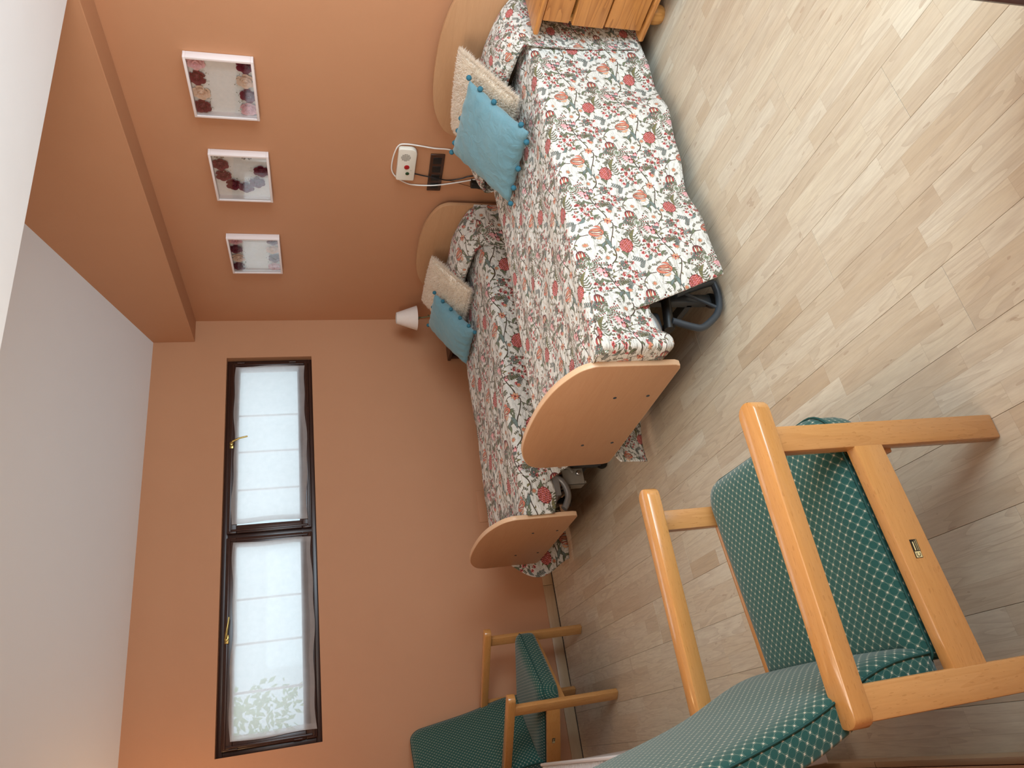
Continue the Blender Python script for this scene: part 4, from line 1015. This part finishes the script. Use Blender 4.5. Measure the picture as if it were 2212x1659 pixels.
for (x, z, a) in ((.322, .81, .9), (.312, .82, 2.4), (.345, .75, .4), (.350, .70, 2.6)):
    c = Vector(T_(x, -.185, z)); d = Vector((math.cos(a), -.2, math.sin(a))) * .035; s_ = Vector((-math.sin(a), 0, math.cos(a))) * .008
    V = [c, c + d*.4 + s_, c + d, c + d*.4 - s_, c + d*.4 + Vector((0, -.003, 0))]
    MB().add(V, [(0, 1, 4), (1, 2, 4), (2, 3, 4), (3, 0, 4)]).build('leaf', M['stem_metal'], tl_)
mb = MB(); mb.lathe([(.098, .845), (.045, 1.005), (.043, 1.005), (.096, .846), (.098, .845)], (0, 0, -.58), 40, caps=False)
sh = mb.build('shade', M['lamp_shade'], tl_, angle=60); sh.location = (-.028, .01, 0)

# ------------------------------------------------------------------ armchairs
def slab(outline_fn, prof, crown, n=72, uvoff=(0, 0), tf=None):
    """upholstered slab: outline_fn(inset)-> list of n (x,y); prof list of (inset, z); crown(x,y)->dz on top"""
    mb = MB(); rings = []; uvs = []; base = outline_fn(0.0, n); cx = sum(p[0] for p in base)/n; cy = sum(p[1] for p in base)/n
    arc = 0; last = None; nrmls = []
    for k in range(n):
        a, b_ = base[k-1], base[(k+1) % n]; tx, ty = b_[0]-a[0], b_[1]-a[1]; L = math.hypot(tx, ty); nrmls.append((ty/L, -tx/L))
    top = [i for i, (ins, z) in enumerate(prof)][-1]
    for (ins, z) in prof:
        if last is not None: arc += math.hypot(ins - last[0], z - last[1])
        last = (ins, z)
        o = outline_fn(ins, n); rings.append([(p[0], p[1], z) for p in o])
        uvs.append(arc)
    tot = uvs[-1]; lin = prof[-1][0]
    UV = []
    for ri, r_ in enumerate(rings):
        ex = (tot - uvs[ri]) - sum(abs(prof[q+1][0] - prof[q][0]) for q in range(ri, len(prof) - 1))
        UV.append([(r_[k][0] + nrmls[k][0]*ex, r_[k][1] + nrmls[k][1]*ex) for k in range(n)])
    # inner rings shrink towards the centre to form the top
    lastr = rings[-1]
    for q in (.8, .6, .4, .2):
        rings.append([(cx + (p[0]-cx)*q, cy + (p[1]-cy)*q, p[2]) for p in lastr]); UV.append([(cx + (p[0]-cx)*q, cy + (p[1]-cy)*q) for p in lastr])
    V = []; F = []; FU = []
    for r_ in rings:
        for p in r_:
            z = p[2]; top_w = 1 if p[2] >= prof[-1][1] - 1e-6 else 0
            V.append((p[0], p[1], z))
    m_ = len(rings)
    for i in range(m_ - 1):
        for k in range(n):
            k2 = (k+1) % n; F.append((i*n+k, i*n+k2, (i+1)*n+k2, (i+1)*n+k)); FU.append((UV[i][k], UV[i][k2], UV[i+1][k2], UV[i+1][k]))
    V.append((cx, cy, rings[-1][0][2])); c_ = len(V) - 1
    for k in range(n):
        k2 = (k+1) % n; F.append(((m_-1)*n+k, (m_-1)*n+k2, c_)); FU.append((UV[-1][k], UV[-1][k2], (cx, cy)))
    F.append(tuple(range(n))[::-1]); FU.append(tuple(UV[0][k] for k in range(n))[::-1])
    out = []
    for (x, y, z) in V:
        fz = (z - prof[0][1]) / (prof[-1][1] - prof[0][1]); z2 = z + crown(x, y) * fz; out.append(tf(x, y, z2) if tf else (x, y, z2))
    return mb.add(out, F, FU)
def rrect(x0, x1, y0, y1, rs):
    def fn(ins, n):
        X0, X1, Y0, Y1 = x0+ins, x1-ins, y0+ins, y1-ins; R = [max(.004, r_ - ins*.6) for r_ in rs]; pts = []; m_ = n // 4
        for q, (cx, cy, a0, r_) in enumerate(((X1-R[0], Y1-R[0], 0, R[0]), (X0+R[1], Y1-R[1], PI/2, R[1]), (X0+R[2], Y0+R[2], PI, R[2]), (X1-R[3], Y0+R[3], 3*PI/2, R[3]))):
            for k in range(8):
                a = a0 + PI/2*k/7; pts.append((cx + r_*math.cos(a), cy + r_*math.sin(a)))
            # subdivide the straight run to the next corner
            nx = ((X0+R[1], Y1), (X0, Y0+R[2]), (X1-R[3], Y0), (X1, Y1-R[0]))[q]; sx, sy = pts[-1]
            for k in range(1, m_ - 7): t_ = k / (m_ - 7); pts.append((sx + (nx[0]-sx)*t_, sy + (nx[1]-sy)*t_))
        return pts
    return fn
def bar(mb, a, b, wx, wn, bev=.008, seg=3):
    pass
def armchair(loc, rz, label, scale=(1, 1, 1), sticker=True):
    e = empty('armchair', loc, rz, label=label, cat='armchair', group='green upholstered beech armchairs'); e.scale = scale
    for sx in (-1, 1):
        xo, xi = sx*.3375, sx*.303
        # front and rear legs
        MB().box((min(xo, xi), .213, 0), (max(xo, xi), .275, .630), .005, seg=2).build('leg', M['chair_z'], e)
        MB().box((min(xo, xi), -.330, 0), (max(xo, xi), -.264, .630), .005, seg=2).build('leg', M['chair_z'], e)
        # armrest: rounded plan with bevelled edges, overhanging the front leg
        ax0, ax1 = (.275, .342); pts = []
        for k in range(9): a = PI*k/8; pts.append(((ax0+ax1)/2 + (ax1-ax0)/2*math.cos(a), .318 + .028*math.sin(a)))
        for k in range(9): a = PI + PI*k/8; pts.append(((ax0+ax1)/2 + (ax1-ax0)/2*.94*math.cos(a), -.318 + .022*math.sin(a)))
        pts = [(sx*p[0], p[1]) for p in pts]
        MB().prism(pts, 2, .618, .661, .0045, seg=2).build('armrest', M['chair_y'], e)
        # side rail, slightly lower at the back
        x0, x1 = sx*.306, sx*.337
        mb = MB(); mb.prism([(-.268, .312), (.218, .352), (.218, .430), (-.268, .396)], 0, min(x0, x1), max(x0, x1), .004)
        mb.build('side_rail', M['chair_y'], e)
    MB().box((-.305, .205, .300), (.305, .232, .375), .004).build('front_rail', M['chair_x'], e)
    MB().box((-.305, -.315, .300), (.305, -.285, .375), .004).build('rear_rail', M['chair_x'], e)
    # seat
    def tf(x, y, z): return (x, y, z - .075 * (.30 - y) * (1 if z > .34 else .8))
    fn = rrect(-.296, .296, -.245, .330, (.075, .075, .02, .02))
    mb = slab(fn, [(.012, .350), (.003, .358), (0, .375), (0, .425), (.004, .445), (.014, .458), (.034, .467), (.06, .470)], lambda x, y: .010 * max(0, 1 - (x/.30)**2), tf=tf)
    s_ = mb.build('seat', M['green'], e, angle=180)
    o = fn(-.0012, 72); MB().tube([tf(p[0], p[1], .437) for p in o] + [tf(o[0][0], o[0][1], .437)], .0028, 6, caps=False).build('piping', M['piping'], s_)
    # backrest: slab lying in its own plane then bent to an S and raised
    H = .765
    def cen(v):       # v height along the back -> y, z of the front face
        z = .372 + v * .985; lum = .034 * math.exp(-((v - .15) / .16) ** 2); y = -.232 - .205 * v - .012 * v * v + lum
        return y, z
    def tb(x, y, z):  # y: 0..H up the back, z: 0 (rear) .. .06 (front face)
        yy, zz = cen(y); curve = .010 * (x / .28) ** 2
        return (x, yy + z - .063 + curve * .5, zz)
    fn2 = rrect(-.294, .294, 0, H, (.075, .075, .05, .05))
    mb = slab(fn2, [(.014, -.018), (.004, -.016), (0, -.010), (0, .044), (.005, .052), (.018, .059), (.045, .063)], lambda x, y: .012 * max(0, 1 - (x/.29)**2), n=96, tf=None)
    # add rows along the height so that the bend is smooth
    bm = bmesh.new(); me = bpy.data.meshes.new('tmp'); me.from_pydata(mb.v, [], mb.f); ul = me.uv_layers.new(name='UVMap'); d_ = []
    for u in mb.uv:
        for q in u: d_ += list(q)
    ul.data.foreach_set('uv', d_); bm.from_mesh(me)
    for k in range(1, 24):
        g = bm.verts[:] + bm.edges[:] + bm.faces[:]; bmesh.ops.bisect_plane(bm, geom=g, plane_co=(0, H*k/24, 0), plane_no=(0, 1, 0))
    for v in bm.verts: v.co = Vector(tb(*v.co))
    bm.to_mesh(me); bm.free(); me.name = 'backrest'; me.materials.append(M['green']); me.shade_smooth()
    b_ = bpy.data.objects.new('backrest', me); COL.objects.link(b_); b_.parent = e
    o = fn2(-.0012, 96); MB().tube([tb(p[0], p[1], .046) for p in o] + [tb(o[0][0], o[0][1], .046)], .0028, 6, caps=False).build('piping', M['piping'], b_)
    # maker's label on the right-hand rail
    if sticker:
        y1, y0, zt_ = -.006, -.046, .384
        mb = MB(); mb.box((.3370, y0, .3655), (.3378, y1, .3835)); lb = mb.build('maker_plate', M['plate_dark'], e, smooth=False); lb['label'] = 'small black and gold label'
        mb = MB(); mb.box((.3377, y0 + .001, .3665), (.33795, y0 + .014, .3815)); mb.box((.3377, y0 + .016, .3675), (.33795, y1 - .001, .3685)); mb.box((.3377, y0 + .016, .3715), (.33795, y1 - .003, .3725)); mb.box((.3377, y0 + .016, .3760), (.33795, y1 - .005, .3790)); mb.build('print', M['plate_gold'], lb, smooth=False)
        mb = MB(); pts = []
        for k in range(13): a = .7 + (2*PI - 1.4) * k / 12; pts.append((.3381, y0 + .0075 + .0042*math.cos(a), .374 + .0046*math.sin(a)))
        mb.tube(pts, .0007, 5); mb.build('emblem', M['plate_dark'], lb, smooth=False)
    return e
M['plate_dark'] = plain('label_black', '#1c130c', 0.4); M['plate_gold'] = plain('label_gold', '#d8c690', 0.35)
armchair((3.4275, -2.92, 0), 0.0, 'large green patterned beech armchair nearest the camera in the foreground')
armchair((.485, -3.045, 0), math.radians(-45.0), 'green patterned beech armchair in the far corner under the end of the window', (.93, .92, 1.0))

# ------------------------------------------------------------------ radiator by the front wall
rd = empty('radiator', (2.05, -3.395, 0.12), math.radians(2.2), label='white wall radiator edge between the two armchairs', cat='radiator')
MB().box((-.80, -.045, .0), (.80, .060, .475), .006).build('panel', M['radiator'], rd)
mb = MB()
for k in range(100): mb.box((-.79 + k*.016, .020, .476), (-.782 + k*.016, .056, .492), .001, seg=1)
g_ = mb.build('top_grille', M['radiator'], rd, smooth=False)
MB().box((-.80, .057, .470), (.80, .071, .500), .005).build('front_lip', M['radiator'], rd); MB().box((-.80, -.045, .470), (.80, .018, .500), .004).build('rear_lip', M['radiator'], rd)
for x in (-.6, .6): MB().box((x - .02, -.04, -.12), (x + .02, .03, .01), .004).build('foot', M['radiator'], rd)

# ------------------------------------------------------------------ dark wooden chest at the near right
ch = empty('blanket_chest', (4.582, -2.094, 0), math.radians(30.6), label='dark brown wooden chest at the right foreground edge', cat='chest')
def dk(a, b, nm, bev=.004): MB().box(a, b, bev).build(nm, M['dark_wood_z'], ch)
dk((-.12, -.33, .03), (.24, .30, .425), 'body'); dk((-.13, -.34, .425), (.25, .31, .45), 'lid', .006); dk((-.13, -.34, 0), (.25, .31, .035), 'plinth')
